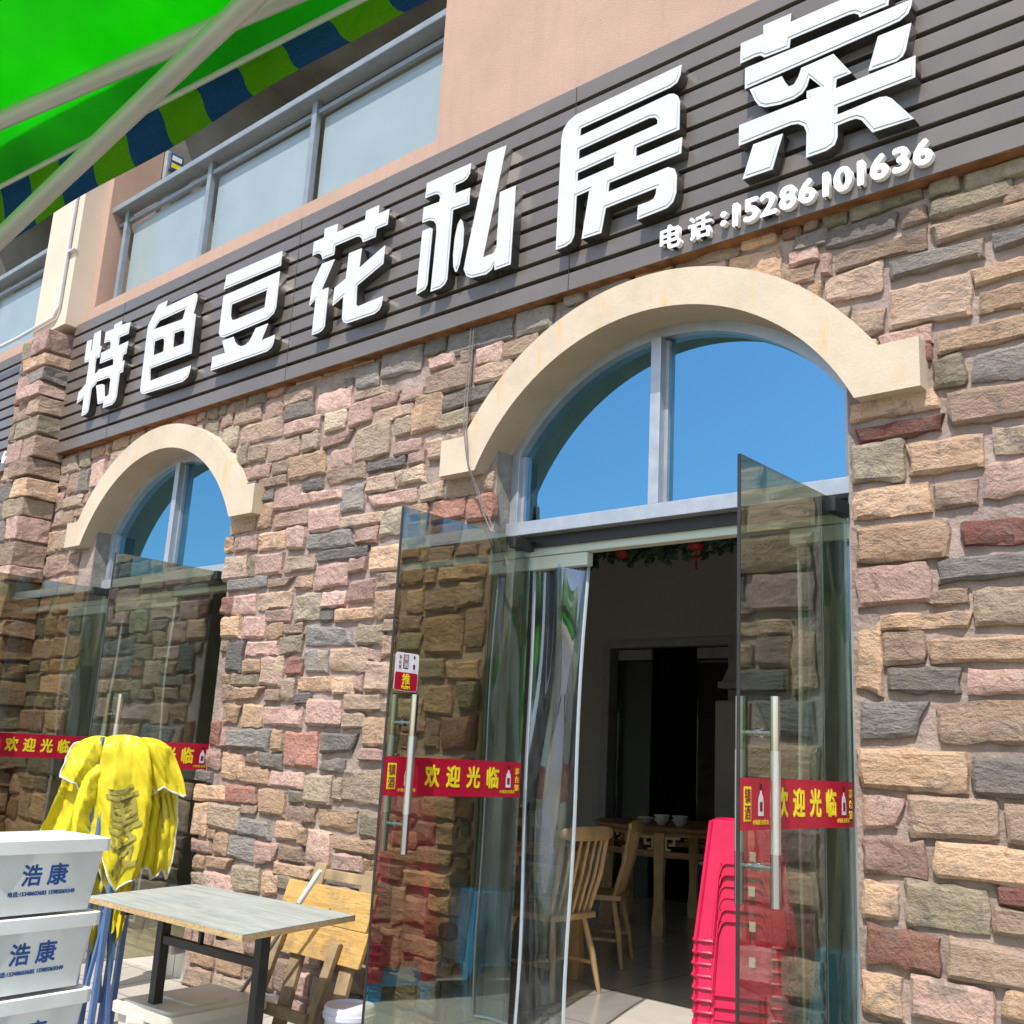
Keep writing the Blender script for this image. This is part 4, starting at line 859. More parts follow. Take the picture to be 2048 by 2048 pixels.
# ------------------------------------------------------------------ stools
def stool_meshes(low=False):
    Hs, a, b_ = .50, .152, .208
    P = {}
    body = MB()
    def corner(z, inset=0.0):
        h = b_ + (a - b_) * (z / Hs) - inset; return h
    n = 5
    # rounded-square rings: outer shell with leg gaps on each side
    def side_pt(k, s, z):   # s in -1..1 along the side k
        h = corner(z); ang = k * math.pi / 2; r = .035
        x = s * h; y = -h
        e = max(0, abs(s * h) - (h - r))
        if e > 0: y += e * e / (2 * r)
        return (x * math.cos(ang) - y * math.sin(ang), x * math.sin(ang) + y * math.cos(ang), z)
    zs_ = [0, .08, .16, .24, .29, .325, .345, .40, .46, .50]
    ss = [-1, -.86, -.72, -.56, -.40, -.2, 0, .2, .40, .56, .72, .86, 1]
    for k in range(4):
        for zi in range(len(zs_) - 1):
            for si in range(len(ss) - 1):
                zc = (zs_[zi] + zs_[zi + 1]) / 2; sm = abs(ss[si] + ss[si + 1]) / 2
                gap = (zc < .09 and sm < .62) if low else ((zc < .325 and sm < .5) or (zc < .29 and sm < .60))
                if gap: continue
                body.add([side_pt(k, ss[si], zs_[zi]), side_pt(k, ss[si + 1], zs_[zi]), side_pt(k, ss[si + 1], zs_[zi + 1]), side_pt(k, ss[si], zs_[zi + 1])], [(0, 1, 2, 3)])
    me = D.meshes.new('stool_body'); me.from_pydata(body.v, [], body.f); bm = bmesh.new(); bm.from_mesh(me)
    bmesh.ops.remove_doubles(bm, verts=bm.verts, dist=.0006); bmesh.ops.recalc_face_normals(bm, faces=bm.faces)
    bmesh.ops.solidify(bm, geom=bm.faces[:], thickness=.0035); bmesh.ops.recalc_face_normals(bm, faces=bm.faces); bm.to_mesh(me); bm.free()
    for p in me.polygons: p.use_smooth = True
    try: me.set_sharp_from_angle(angle=R(40))
    except Exception: pass
    P['body'] = me
    lip = MB()
    for k in range(4):
        pts = [side_pt(k, s, z) for s, z in (((-.66, .0), (-.66, .045), (-.63, .07), (-.56, .08), (.56, .08), (.63, .07), (.66, .045), (.66, 0)) if low else ((-.60, .0), (-.60, .15), (-.59, .27), (-.52, .315), (-.42, .328), (.42, .328), (.52, .315), (.59, .27), (.60, .15), (.60, 0)))]
        lip.tube(pts, .0062, 6)
        for s0, s1 in ((-1.0, -.60), (.60, 1.0)):
            lip.tube([side_pt(k, s0, .006), side_pt(k, (s0 + s1) / 2, .006), side_pt(k, s1, .006)], .0075, 6)
    P['lip'] = lip.mesh('stool_lip', True)
    seat = MB(); q = rrect(-a, a, -a, a, .035, 5); q2 = rrect(-a + .014, a - .014, -a + .014, a - .014, .03, 5)
    nn = len(q); vs = [(x, y, Hs - .006) for x, y in q] + [(x, y, Hs + .006) for x, y in q2] + [(x * .9, y * .9, Hs + .001) for x, y in q2] + [(x, y, Hs - .012) for x, y in q]
    fs = [(i, (i + 1) % nn, nn + (i + 1) % nn, nn + i) for i in range(nn)] + [(nn + i, nn + (i + 1) % nn, 2 * nn + (i + 1) % nn, 2 * nn + i) for i in range(nn)] + [tuple(range(2 * nn, 3 * nn)), tuple(range(4 * nn - 1, 3 * nn - 1, -1))]
    seat.add(vs, fs); P['seat'] = seat.mesh('stool_seat', True)
    return P
SPA = stool_meshes(); SPL = stool_meshes(True); SPB = {}
def stool(loc, rz, colr, label, group, tagged=False, low=True):
    SP = SPL if low else SPA
    t = thing('plastic_stool', loc, label, 'stool', group, rz)
    for k in ('body', 'lip', 'seat'):
        me = SP[k]
        if colr == 'blue':
            if k not in SPB: SPB[k] = SP[k].copy()
            me = SPB[k]
        o = D.objects.new({'body': 'leg_shell', 'lip': 'rim', 'seat': 'seat'}[k], me); col.objects.link(o); o.parent = t
        if not me.materials: me.materials.append(MATS['stool_' + colr])
    if tagged: MB().box(.03, .056, -.197, -.193, .345, .385).build('price_tag', 'white_tag', t, local=True)
    return t
SX, SY, SR = -2.455, .42, R(24); pitch = .0475; z = 0.0; GRP = 'stools nested in the tall stack inside the main doorway'
for i in range(2): stool((SX + .004 * i, SY, z), SR, 'blue', ('blue plastic stool on the floor at the very bottom of the tall red stack', 'upper one of the two blue stools under the tall red stack')[i], GRP); z += pitch
nr = 12; ORD = ['', 'second', 'third', 'fourth', 'fifth', 'sixth', 'seventh', 'eighth', 'ninth', 'tenth', 'eleventh', 'twelfth']
for i in range(nr):
    top = i == nr - 1
    stool((SX + random.uniform(-.004, .004), SY + random.uniform(-.004, .004), z), SR + random.uniform(-.012, .012), 'red', 'topmost red plastic stool of the tall stack just inside the main doorway' if top else 'red plastic stool, %s from the top of the tall stack in the doorway' % ORD[nr - 1 - i], GRP, tagged=(i % 3 == 2), low=i < nr - 6); z += pitch
stool((-2.36, 1.30, 0), .3, 'blue', 'single blue plastic stool standing on the floor behind the tall red stack', None, low=False)
for i in range(5): stool((-1.86, .74, i * pitch), .05, 'blue', ('topmost' if i == 4 else 'lowest' if i == 0 else ('second', 'third', 'fourth')[i - 1] + ' from the floor') + ' blue plastic stool in the short all-blue stack by the door jamb', 'short stack of blue stools by the right jamb')
# ------------------------------------------------------------------ dining room
def make_chair(loc, rz, label):
    t = thing('dining_chair', loc, label, 'chair', 'wooden spindle-back dining chairs', rz)   # faces +x locally, back at -x
    B = lambda m_, n_, sm=True, bv=0.0: m_.build(n_, 'wood_chair', t, sm, bv, 0, True)
    seat = MB(); q = [(-.20, -.205), (-.205, .205), (.0, .235), (.17, .225), (.225, .16), (.235, 0), (.225, -.16), (.17, -.225), (.0, -.235)][::-1]
    seat.prism(q, .425, .46, 'z'); B(seat, 'seat', True, .008)
    for sx in (-1, 1):
        for sy in (-1, 1):
            B(MB().tube([(sx * .145, sy * .15, .43), (sx * .19, sy * .19, .22), (sx * .225, sy * .225, 0)], [.017, .021, .013], 10), 'leg')
    for sy in (-1, 1): B(MB().tube([(-.19, sy * .19, .17), (.19, sy * .19, .17)], .011, 8), 'stretcher')
    B(MB().tube([(0, -.19, .17), (0, .19, .17)], .011, 8), 'stretcher')
    for i in range(7):
        s = (i - 3) / 3; r_ = .015 if abs(s) == 1 else .0095
        B(MB().tube([(-.17 + .02 * s * s, s * .185, .45), (-.235 + .015 * s * s, s * .205, .68), (-.285 + .03 * s * s, s * .215, .90)], [r_, r_ * 1.15, r_], 8), 'spindle')
    def rail(u, v):
        s = u * 2 - 1; hh = .062 - .02 * abs(s) ** 6
        return None
    top = MB(); n = 12
    ring = []
    for i in range(n + 1):
        s = -1 + 2 * i / n; x = -.295 + .035 * s * s; y = s * .255; h = .042 * (1 - .55 * abs(s) ** 5)
        ring.append([(x - .013, y, .925 - h), (x + .013, y, .925 - h), (x + .008, y, .925 + h), (x - .016, y, .925 + h)])
    vs_ = [p for r_ in ring for p in r_]; fs_ = [(i * 4 + k, i * 4 + (k + 1) % 4, (i + 1) * 4 + (k + 1) % 4, (i + 1) * 4 + k) for i in range(n) for k in range(4)] + [(0, 1, 2, 3), (n * 4 + 3, n * 4 + 2, n * 4 + 1, n * 4)]
    top.add(vs_, fs_); B(top, 'top_rail', True, .006)
    return t
make_chair((-4.235, 1.23, 0), math.pi + .0, 'pale wooden spindle-back chair right beside the clear door curtain')
make_chair((-4.66, 2.28, 0), math.pi + .45, 'wooden spindle-back chair standing behind the one at the door curtain')
make_chair((-4.55, 4.05, 0), math.pi - .25, 'wooden spindle-back chair at the dining table, half hidden by the stool stack')
make_chair((-6.1, 3.6, 0), R(20), 'wooden spindle-back chair at the far side of the dining table near the kitchen door')
make_chair((-5.8, 2.3, 0), R(200), 'wooden spindle-back chair seen between the two dining tables')
def round_table(cx, cy, label, rot):
    t = thing('round_table', (cx, cy, 0), label, 'table', 'round wooden dining tables', rot)
    B = lambda m_, n_, bv=.006, mt_='wood_table', sm=True: m_.build(n_, mt_, t, sm, bv, 0, True)
    MB().lathe([(.0, .805), (.70, .805), (.735, .815), (.745, .83), (.735, .845), (.70, .848), (0.0, .848)], (0, 0, 0), 40, False).build('tabletop', 'wood_table', t, True, 0, 0, True)
    MB().lathe([(.635, .775), (.66, .775), (.66, .805), (.635, .805), (.635, .775)], (0, 0, 0), 40, False).build('apron', 'wood_table', t, False, 0, 0, True)
    MB().lathe([(.625, .61), (.665, .605), (.672, .63), (.665, .655), (.625, .65), (.625, .61)], (0, 0, 0), 40, False).build('ring_rail', 'wood_table', t, True, 0, 0, True)
    for k in range(6):
        a = k * math.pi / 3; c, s = math.cos(a), math.sin(a); lx, ly = .63 * c, .63 * s
        m_ = MB(); prof = [(.042, 0), (.048, .10), (.036, .22), (.036, .42), (.042, .60), (.042, .80)]
        for (r0, z0), (r1, z1) in zip(prof, prof[1:]):
            P = lambda r_, z_: [(lx + (i * c - j * s) * r_, ly + (i * s + j * c) * r_, z_) for i, j in ((-1, -1), (1, -1), (1, 1), (-1, 1))]
            m_.hexa(P(r0, z0), P(r1, z1))
        m_.build('leg', 'wood_chair', t, False, 0, 0, True)
        for sg in (-1, 1):   # carved corner brackets
            m_ = MB(); bt = a + sg * .20
            def pp(ang, z_, d): return ((.655 + d) * math.cos(ang), (.655 + d) * math.sin(ang), z_)
            for (a0, a1, z0, z1) in ((.07, .26, .752, .775), (.07, .10, .66, .752), (.12, .20, .70, .722), (.17, .20, .72, .752), (.10, .145, .66, .678)):
                m_.hexa([pp(a + sg * a0, z0, -.012), pp(a + sg * a1, z0, -.012), pp(a + sg * a1, z0, .012), pp(a + sg * a0, z0, .012)],
                        [pp(a + sg * a0, z1, -.012), pp(a + sg * a1, z1, -.012), pp(a + sg * a1, z1, .012), pp(a + sg * a0, z1, .012)])
            m_.build('bracket', 'wood_chair', t, False, 0, 0, True)
    return t
round_table(-4.98, 1.52, 'round carved wooden dining table behind the clear door curtain', .25)
round_table(-5.22, 4.20, 'round carved wooden dining table with stacked bowls in front of the kitchen door', -1.24)
for i, (x, y, n_) in enumerate(((-5.12, 3.78, 2), (-4.99, 3.86, 2), (-5.30, 3.80, 1))):
    for k in range(n_):
        b = MB().lathe([(.03, 0), (.035, .006), (.06, .035), (.072, .055), (.069, .055), (.057, .036), (.03, .01), (0, .009)], (x, y, .85 + k * .03), 20, False)
        tag(b.build('bowl', 'porcelain', None, True), ('lower', 'upper')[k] + ' white bowl of the pair ' + ('standing next to', 'farther from')[i] + ' the single dish' if n_ == 2 else 'single white porcelain dish on the dining table before the kitchen door', 'bowl', 'bowls on the dining table')
MB().box(-9.2, -1.2, 1.46, 1.72, 2.86, 3.2).build('ceiling_beam', 'interior_white', bld)
iv = MB(); rd = random.Random(3)
for i in range(4200):
    x = rd.uniform(-6.8, -1.9); zz = 2.63 + .34 * rd.random() ** .85 - (.05 if rd.random() < .2 else 0) + .02 * math.sin(x * 9); y = rd.uniform(1.36, 1.50)
    s = rd.uniform(.022, .045); a = rd.uniform(0, 6.3); tl = rd.uniform(-.6, .6)
    u = Vector((math.cos(a), tl * .5, math.sin(a))).normalized(); v = u.cross(Vector((rd.uniform(-.4, .4), 1, rd.uniform(-.4, .4)))).normalized()
    c = Vector((x, y, zz)); iv.add([c - u * s, c + v * s * .7, c + u * s * 1.2, c - v * s * .7, c + u * s * .2 + Vector((0, -.008, 0))], [(0, 1, 4), (1, 2, 4), (2, 3, 4), (3, 0, 4)])
tag(iv.build('ivy_garland', 'leaf_dark', None), 'dark green artificial ivy garland hanging from the ceiling beam inside the doorway', 'garland', kind='stuff')
for i, (x, lb) in enumerate(((-3.88, 'small red paper lantern in the ivy nearest the clear door curtain'), (-3.33, 'small red paper lantern with a dangling tassel hanging lowest from the ivy'), (-3.52, 'small red paper lantern tucked up high in the ivy'))):
    z = (2.66, 2.66, 2.78)[i]
    t = thing('paper_lantern', (x, 1.38, z), lb, 'lantern', 'red lanterns in the ivy')
    MB().lathe([(.012, -.035), (.035, -.028), (.05, 0), (.035, .028), (.012, .035)], (0, 0, 0), 14).build('lantern_body', 'lantern_red', t, True, local=True)
    if i == 1:
        MB().tube([(0, 0, -.034), (0, 0, -.06)], .003, 5).build('cord', 'lantern_red', t, local=True)
        MB().lathe([(.0, -.09), (.017, -.083), (.017, -.067), (.0, -.06)], (0, 0, 0), 10, False).build('bead', 'lantern_red', t, True, local=True)
        MB().tube([(0, 0, -.09), (.003, 0, -.15)], [.006, .009], 6).build('tassel', 'lantern_red', t, local=True)
# fridge-like cabinet and slanted vent by the kitchen door
t = thing('cabinet', (-5.0, 5.15, 0), 'pale marble-patterned cabinet against the back wall right of the kitchen door', 'cabinet')
MB().box(-5.62 + .3, -4.55, 4.98, 5.38, 0, 1.98).build('carcass', 'interior_white', t, bevel=.01)
MB().box(-5.62 + .31, -4.95, 4.96, 4.98, .05, 1.96).build('door', 'interior_white', t, bevel=.004)
MB().box(-4.93, -4.56, 4.96, 4.98, .05, 1.96).build('door', 'interior_white', t, bevel=.004)
t = thing('air_vent', (-4.9, 5.2, 2.1), 'pale slanted hood above the marble-patterned cabinet', 'hood')
MB().hexa([(-5.3, 5.0, 2.1), (-4.4, 5.0, 2.1), (-4.4, 5.38, 2.1), (-5.3, 5.38, 2.1)], [(-5.1, 5.25, 2.75), (-4.4, 5.25, 2.75), (-4.4, 5.38, 2.75), (-5.1, 5.38, 2.75)]).build('hood_shell', 'interior_white', t)
MB().box(-5.3, -4.4, 4.985, 5.0, 2.1, 2.16).build('hood_lip', 'meter_grey', t)

# ------------------------------------------------------------------ folding table outside
TC = [(-4.941, -1.377), (-5.111, -.685), (-3.892, -.611), (-3.713, -1.35)]; tz = .60
cxm = sum(p[0] for p in TC) / 4; cym = sum(p[1] for p in TC) / 4
tb = thing('folding_table', (cxm, cym, ground_z(cym)), 'worn pale-topped table with black steel legs beside the folded yellow tent', 'table')
MB().hexa([(x, y, tz - .026) for x, y in (TC[0], TC[3], TC[2], TC[1])], [(x, y, tz - .004) for x, y in (TC[0], TC[3], TC[2], TC[1])]).build('board_core', 'chipboard_edge', tb)
MB().hexa([(x, y, tz - .004) for x, y in (TC[0], TC[3], TC[2], TC[1])], [(x, y, tz) for x, y in (TC[0], TC[3], TC[2], TC[1])]).build('tabletop', 'worn_tabletop', tb)
def tpt(u, v): # u along 0..1 (left to right), v 0 front .. 1 back
    A = Vector(TC[0]).lerp(Vector(TC[3]), u); B_ = Vector(TC[1]).lerp(Vector(TC[2]), u); return A.lerp(B_, v)
for u in (.17, .79):
    p = tpt(u, .5); MB().tube([(p.x, p.y, ground_z(p.y)), (p.x, p.y, tz - .026)], .034, 4, sq=True).build('leg', 'black_paint', tb)
    a, b_ = tpt(u, .15), tpt(u, .85); MB().tube([(a.x, a.y, ground_z(a.y) + .02), (b_.x, b_.y, ground_z(b_.y) + .02)], .026, 4, sq=True).build('foot_bar', 'black_paint', tb)
for v in (.5,):
    a, b_ = tpt(.17, v), tpt(.79, v); MB().tube([(a.x, a.y, .40), (b_.x, b_.y, .40)], .026, 4, sq=True).build('rail', 'black_paint', tb)
    MB().tube([(a.x, a.y, tz - .05), (b_.x, b_.y, tz - .05)], .024, 4, sq=True).build('rail', 'black_paint', tb)
for u in (.17, .79):
    a, b_ = tpt(u, .12), tpt(u, .88); MB().tube([(a.x, a.y, tz - .05), (b_.x, b_.y, tz - .05)], .024, 4, sq=True).build('cross_rail', 'black_paint', tb)
c = tpt(.42, .5); 
for v in (.5,):
    a = tpt(.42, v); MB().tube([(a.x, a.y, .40), (a.x, a.y, tz - .05)], .014, 4, sq=True).build('strut', 'black_paint', tb)

# ------------------------------------------------------------------ lidded storage box under the table
def rbox(hw, hd, z0, z1, r, t0=1.0, t1=1.0):
    q0 = rrect(-hw * t0, hw * t0, -hd * t0, hd * t0, r, 4); q1 = rrect(-hw * t1, hw * t1, -hd * t1, hd * t1, r, 4); n = len(q0)
    return [(x, y, z0) for x, y in q0] + [(x, y, z1) for x, y in q1], [tuple(range(n - 1, -1, -1)), tuple(range(n, 2 * n))] + [(i, (i + 1) % n, n + (i + 1) % n, n + i) for i in range(n)]
bx = thing('storage_box', (-4.82, -.82, ground_z(-.82)), 'off-white lidded plastic storage box standing under the worn table', 'storage box', None, R(4))
zb = .10 - ground_z(-.82)
m = MB(); m.add(*rbox(.215, .285, 0.01, zb - .03, .04, .90, 1.0)); m.build('box_body', 'box_plastic', bx, True, local=True)
m = MB(); m.add(*rbox(.235, .305, zb - .045, zb - .005, .045)); m.add(*rbox(.20, .27, zb - .006, zb + .008, .04, 1.0, .97)); m.add(*rbox(.16, .11, zb + .006, zb + .016, .03, 1.0, .96)); m.build('lid', 'box_plastic', bx, True, local=True)
for s in (-1, 1): MB().box(-.07, .07, s * .30 - .014, s * .30 + .014, zb - .10, zb - .03).build('latch', 'box_plastic', bx, bevel=.006, local=True)

# ------------------------------------------------------------------ white crates
def crate(z, label, dx=0.0):
    t = thing('plastic_crate', (-4.47 + dx, -1.92, z), label, 'crate', 'stacked white lidded crates', R(6.5))
    hw, hd, h = .18, .268, .282
    m = MB(); m.add(*rbox(hw, hd, 0.0, h - .035, .03, .86, .97)); m.build('crate_body', 'crate_plastic', t, True, local=True)
    m = MB(); q = rrect(-hw * 1.04, hw * 1.04, -hd * 1.04, hd * 1.04, .035, 5); qi = rrect(-hw * .96, hw * .96, -hd * .96, hd * .96, .03, 5); n = len(q)
    vs_ = [(x, y, h - .05) for x, y in q] + [(x, y, h) for x, y in q] + [(x, y, h + .004) for x, y in qi] + [(x * .97, y * .97, h - .012) for x, y in qi]
    m.add(vs_, [(k * n + i, k * n + (i + 1) % n, (k + 1) * n + (i + 1) % n, (k + 1) * n + i) for k in range(3) for i in range(n)] + [tuple(range(n - 1, -1, -1)), tuple(range(3 * n, 4 * n))])
    m.build('lid', 'crate_plastic', t, True, local=True)
    # print on the face that looks along +x
    def prn(body, size, y, zz, off, space=1.0):
        k = (zz - 0) / (h - .035); xx = hw * (.86 + .11 * k) + .0016
        o_ = text_mesh('crate_print', body, size, 'ink_blue', None, frame((0, 0, 0), (0, 1, 0), (.07, 0, 1)) , .0004, space=space, bold=off)
        o_.data.transform(Matrix.Translation((xx, y, zz))); o_.parent = t; return o_
    prn('浩 康', .088, -.005, .150, .0022)
    prn('电话:15348603685 15985069349', .0215, -.005, .080, .0009)
    return t
zc_ = ground_z(-1.92)
crate(zc_, 'lowest white plastic crate of the stack of four, standing on the pavement')
crate(zc_ + .2955, 'white plastic crate printed in blue, third from the top of its stack', .004)
crate(zc_ + .591, 'white plastic crate printed in blue, second from the top of its stack', -.003)
crate(zc_ + .8865, 'topmost white plastic crate printed in blue on the stack of four', .002)

# ------------------------------------------------------------------ folded yellow gazebo
GX, GY = -5.30, -1.10; gz = ground_z(GY)
tent = thing('folded_gazebo', (GX, GY, gz), 'folded gazebo with bunched yellow canopy and blue steel legs leaning by the glass doors', 'gazebo')
PU = Vector((.481, .877, 0)); PV = Vector((.877, -.481, 0))   # across / towards the viewer side
C0 = Vector((GX, GY, 0))
legs = [(-.10, .03, -.135, .06), (-.05, .07, -.085, .09), (.0, -.03, -.03, .03), (.045, .06, .02, .11), (.10, .02, .065, .06), (.14, -.05, .11, .0), (-.13, -.06, -.18, -.01)]
for (a0, b0, a1, b1) in legs:
    p0 = C0 + PU * a1 + PV * b1; p1 = C0 + PU * a0 + PV * b0
    MB().tube([(p0.x, p0.y, gz), (p1.x, p1.y, 1.335 if abs(a0 + .10) < .01 else 1.28)], .019, 4, sq=True).build('leg', 'tent_leg_blue', tent)
    MB().tube([(p0.x, p0.y, gz), (p0.x, p0.y, gz + .012)], .03, 8).build('foot_plate', 'tent_leg_blue', tent)
for k, (a0, a1, zz0, zz1) in enumerate(((-.12, .04, .05, 1.0), (.05, -.10, .1, 1.05), (.10, -.02, .0, .9), (-.03, .12, .1, 1.0))):
    p0 = C0 + PU * a0 + PV * (.05 + .01 * k); p1 = C0 + PU * a1 + PV * (.02 + .01 * k)
    MB().tube([(p0.x, p0.y, gz + .15 + zz0), (p1.x, p1.y, zz1 + .2)], .012, 4, sq=True).build('truss_bar', 'tent_leg_blue', tent)
def patch(TL, TR, BL, BR, ml, mr, dep, bulge, k, ph, amp, hems=(), prints=None, sagz=.0):
    """draped cloth between a top edge TL-TR and a bottom edge BL-BR, given as (across, height)"""
    def tri(a): return abs(((a / math.pi) % 2) - 1) * 2 - 1
    def fn(u, v):
        l = Vector(TL).lerp(Vector(BL), v) + Vector((ml * 4 * v * (1 - v), 0)); r = Vector(TR).lerp(Vector(BR), v) + Vector((mr * 4 * v * (1 - v), 0))
        q = l.lerp(r, u); e = min(1, v * 6); t = 2 * u - 1
        fold = amp * (.25 + .75 * v ** .6) * (.65 * tri(k * u * 3.1 + ph + 1.3 * v) + .45 * math.sin(k * 1.7 * u + ph * 3 + 2.2 * v))
        d = dep + bulge * math.sqrt(max(0, 1 - t * t * .95)) * (.45 + .55 * math.sqrt(v)) - .05 * (1 - e) ** 2 + fold
        z = q.y - .022 * (1 - e) * t * t - sagz * (1 - t * t) * v + (.012 * math.sin(k * 2.3 * u + ph) + .045 * tri(k * 2.2 * u + ph * 2)) * v
        nz = noise.noise(Vector((q.x * 12, z * 9, ph))) * .016 + abs(noise.noise(Vector((q.x * 26 + z * 14, z * 9, ph + 4)))) * .022
        p = C0 + PU * (q.x + nz * .4) + PV * (d + nz); return Vector((p.x, p.y, z))
    MB().sheet(fn, 44, 40).build('canopy_cloth', 'yellow_cloth', tent, True, 0, .0015)
    for h in hems:
        f = {'b': lambda t: fn(t, 1.0), 'l': lambda t: fn(0.0, t), 'r': lambda t: fn(1.0, t)}[h]
        MB().tube([f(i / 40) for i in range(41)], .0058, 5).build('hem', 'hem_white', tent)
    for ch_, uc, vc, s_, tw in (prints or ()):
        me = text_mesh('canopy_print', ch_, 1.0, 'print_olive', None, Matrix.Rotation(tw, 4, 'Z'), .0, bold=.022)
        bm = bmesh.new(); bm.from_mesh(me.data); bmesh.ops.triangulate(bm, faces=bm.faces)
        for _ in range(2): bmesh.ops.subdivide_edges(bm, edges=[e for e in bm.edges if e.calc_length() > .06], cuts=1); bmesh.ops.triangulate(bm, faces=bm.faces)
        for vt in bm.verts:
            vt.co = fn(min(1, max(0, uc + vt.co.x * s_)), min(1, max(0, vc - vt.co.y * s_ * .5))) + PV * .006 + Vector((.001, -.001, 0)) - wloc(tent)
        bm.to_mesh(me.data); bm.free(); me.parent = tent
patch((-.215, 1.315), (-.05, 1.34), (-.36, .78), (-.10, .70), .0, .0, -.03, .03, 3.6, .4, .040)
patch((-.225, 1.325), (-.06, 1.350), (-.285, 1.150), (-.13, .98), -.015, .02, .03, .02, 2.6, 1.7, .030, 'bl')
patch((-.16, 1.20), (.02, 1.25), (-.19, .82), (.02, .62), -.02, .0, .045, .03, 3.4, 4.1, .038, 'b', ())
patch((.13, 1.32), (.235, 1.30), (.205, .66), (.305, .64), .0, .045, -.04, .03, 3.2, .9, .038, 'br', (('川', .62, .50, .55, .35),))
patch((.055, 1.345), (.165, 1.345), (.10, .80), (.225, .62), .02, .02, .0, .03, 3.4, 2.9, .038, 'b')
patch((.05, 1.350), (.215, 1.335), (.17, 1.05), (.345, 1.085), .02, .015, .05, .02, 2.4, 2.2, .030, 'bl')
patch((-.095, 1.354), (.115, 1.350), (-.03, .70), (.15, .60), -.03, .04, .085, .03, 3.1, 3.1, .042, 'b', (('重', .50, .50, .66, .22), ('发', .55, .79, .60, .3)), .03)
patch((-.10, 1.05), (.03, 1.05), (-.13, .55), (-.01, .22), .0, .0, .01, .04, 5, 5.0, .026)
patch((.03, .95), (.16, .95), (.05, .40), (.11, .34), .0, .0, .03, .04, 5, 1.0, .024)

# ------------------------------------------------------------------ old wooden folding chair, pole, bucket
ch = thing('wooden_folding_chair', (-4.45, -.33, ground_z(-.3)), 'weathered wooden folding chair with a broad yellow board leaning against the stone wall', 'chair')
def yb(z): return -.42 + (z + .17) * .22     # leans back towards the wall
P = lambda x, z, dy=0.0: (x, yb(z) + dy, z)
def plank(x0, x1, z0, z1, th, name, mat, dx0=0.0, dx1=0.0, dy=0.0):
    return MB().hexa([P(x0 + dx0, z0, dy - th), P(x1 + dx0, z0, dy - th), P(x1 + dx0, z0, dy), P(x0 + dx0, z0, dy)], [P(x0 + dx1, z1, dy - th), P(x1 + dx1, z1, dy - th), P(x1 + dx1, z1, dy), P(x0 + dx1, z1, dy)]).build(name, mat, ch, bevel=.004)
for x in (-4.62, -4.22): plank(x - .045, x + .045, -.17, .74, .028, 'frame_post', 'wood_grey', -.03, .0)
plank(-4.575, -4.265, .665, .715, .026, 'back_rail', 'wood_grey')
for i, (za, zb_) in enumerate(((.300, .462), (.4645, .640))):
    plank(-4.87 + .03 * i, -4.12 - .006 * i, za, zb_, .024, 'seat_plank', 'wood_yellow', 0, .02, dy=-.03)
for x in (-4.80, -4.35): plank(x - .03, x + .03, -.17, .40, .03, 'leg', 'wood_grey', -.03, .06, dy=-.06)
plank(-4.80, -4.35, .02, .07, .026, 'leg_rail', 'wood_grey', dy=-.09)
pl = thing('mop_pole', (-4.75, -.62, 0), 'thin metal pole with a white plastic grip leaning against the yellow board', 'pole')
a, b_ = Vector((-4.98, -.60, ground_z(-.6))), Vector((-4.385, -.44, .735)); d = (b_ - a)
MB().tube([a, a + d * .83], .011, 10).build('pole_tube', 'pole_steel', pl, True); MB().tube([a + d * .82, a + d * .97, b_], [.0145, .0145, .009], 10).build('grip', 'white_tag', pl, True)
bk = thing('plastic_bucket', (-3.95, -.55, ground_z(-.55)), 'small white plastic bucket with a lilac lid by the open glass door', 'bucket')
MB().lathe([(.0, .005), (.092, .005), (.098, .02), (.112, .365), (.0, .365)], (0, 0, 0), 28, False).build('bucket_body', 'bucket_plastic', bk, True, local=True)
MB().lathe([(.111, .325), (.121, .325), (.122, .345), (.117, .348), (.117, .367), (.112, .377), (.105, .375), (.098, .368), (.0, .368)], (0, 0, 0), 32, False).build('lid', 'bucket_plastic', bk, True, local=True)

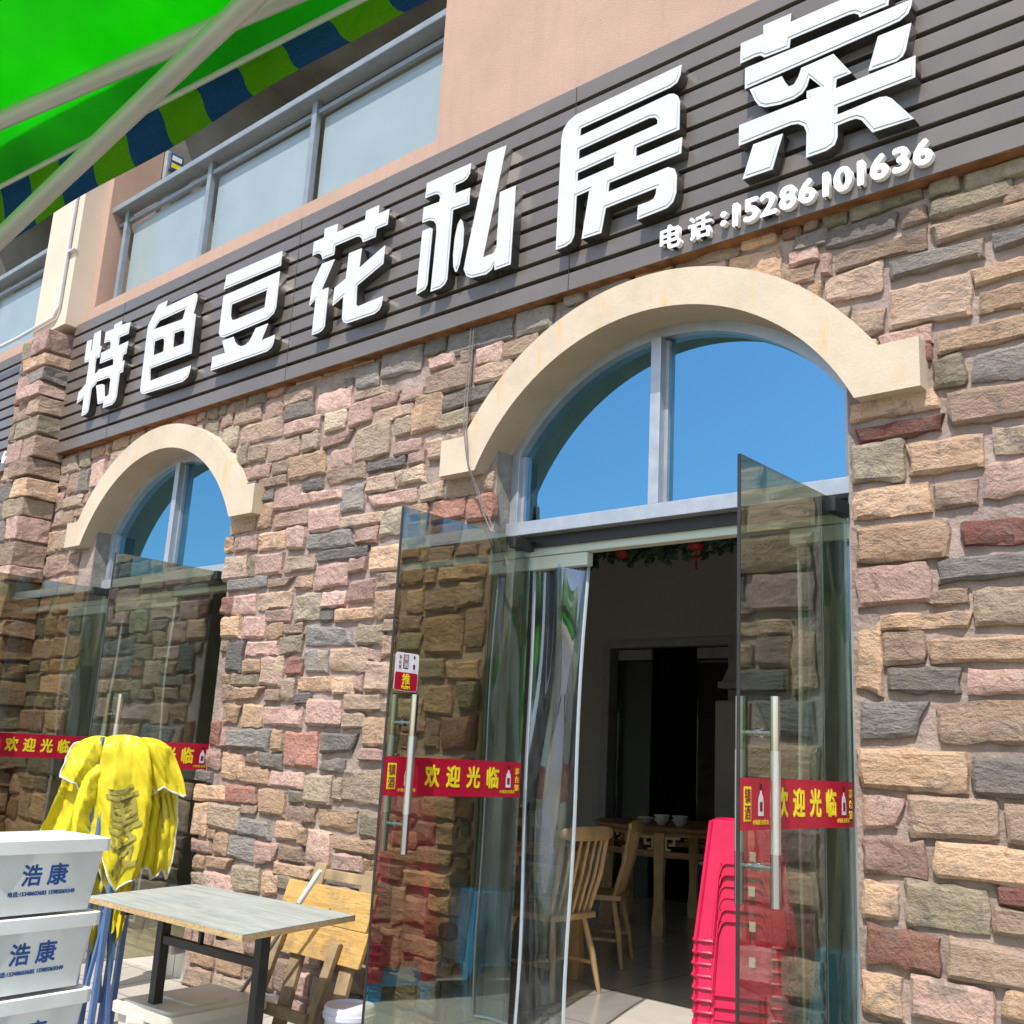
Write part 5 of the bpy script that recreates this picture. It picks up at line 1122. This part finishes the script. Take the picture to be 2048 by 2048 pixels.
# ------------------------------------------------------------------ green gazebo overhead
gz2 = thing('green_gazebo', (-2.1, -5.4, -.36), 'green fabric gazebo with pale frame bars and a blue and green striped valance overhead', 'gazebo')
E0, E1 = Vector((-4.4, -3.49, 2.45)), Vector((-.12, -3.080, 2.45)); dirE = (E1 - E0).normalized(); back = Vector((dirE.y, -dirE.x, 0)); L_ = (E1 - E0).length
apex = E0.lerp(E1, .5) + back * (L_ / 2) + Vector((0, 0, 1.25)); cor = [E0, E1, E1 + back * L_, E0 + back * L_]
for k in range(4):
    A_, B_ = cor[k], cor[(k + 1) % 4]
    def fn(u, v):
        p = A_.lerp(B_, u).lerp(apex, v); sag = -.12 * math.sin(math.pi * u) * v * (1 - v) * 2 + .02 * noise.noise(p * 2.2) * (1 if 0 < v < 1 else 0) - .012 * math.sin(math.pi * min(1, v * 3)) * (1 + math.sin(u * 40))
        return p + Vector((0, 0, sag))
    MB().sheet(fn, 40, 20).build('canopy_panel', 'green_canopy', gz2, True, 0, .0015)
    if k == 0:
        MB().sheet(lambda u, v: fn(u, v * .032) + Vector((0, 0, .02)), 40, 3).build('shading_strip', 'green_canopy', gz2, True, 0, .0015)  # unseen extra cloth strip added above the panel to darken its edge
    nst = 40; od = -(Vector(((A_ + B_) / 2 - (cor[0] + cor[2]) / 2))).normalized() * -1
    for i in range(nst):
        def vf(u, v):
            s = min(1, max(0, (i + u + .42 * v + .03 * math.sin(6.28 * v)) / nst)); p = A_.lerp(B_, s)
            return p + od * (.012 + .004 * math.sin(s * 50) * v + .01 * v) - Vector((0, 0, min(.13, max(.042, .049 + (-1.12 - p.x) * .08)) * v))
        MB().sheet(vf, 5, 5).build('valance_stripe', 'blue_valance' if i % 2 else 'green_valance', gz2, True, 0, .0012)
    MB().tube([A_.lerp(B_, i / 30) + od * .012 + Vector((0, 0, .004)) for i in range(31)], .008, 6).build('edge_piping', 'hem_white', gz2)
def bar(p0, p1, r=.016): MB().tube([p0, p1], r, 16).build('frame_bar', 'frame_white', gz2, True)
bar((-2.62, -3.345, 2.09), (-.78, -3.338, 2.41)); bar((-3.2, -3.64, 2.42), (-1.30, -3.288, 2.42)); bar((-1.30, -3.288, 2.42), (-.14, -3.09, 2.40))
for k, c_ in enumerate(cor):
    if k in (0, 2, 3): bar((c_.x, c_.y, -.36), (c_.x, c_.y, 2.44), .02)
bar(cor[1] + Vector((0, 0, -.02)), (cor[1].x, cor[1].y, -.36), .02)
for c_ in cor: bar(c_, apex - Vector((0, 0, .03)), .012)
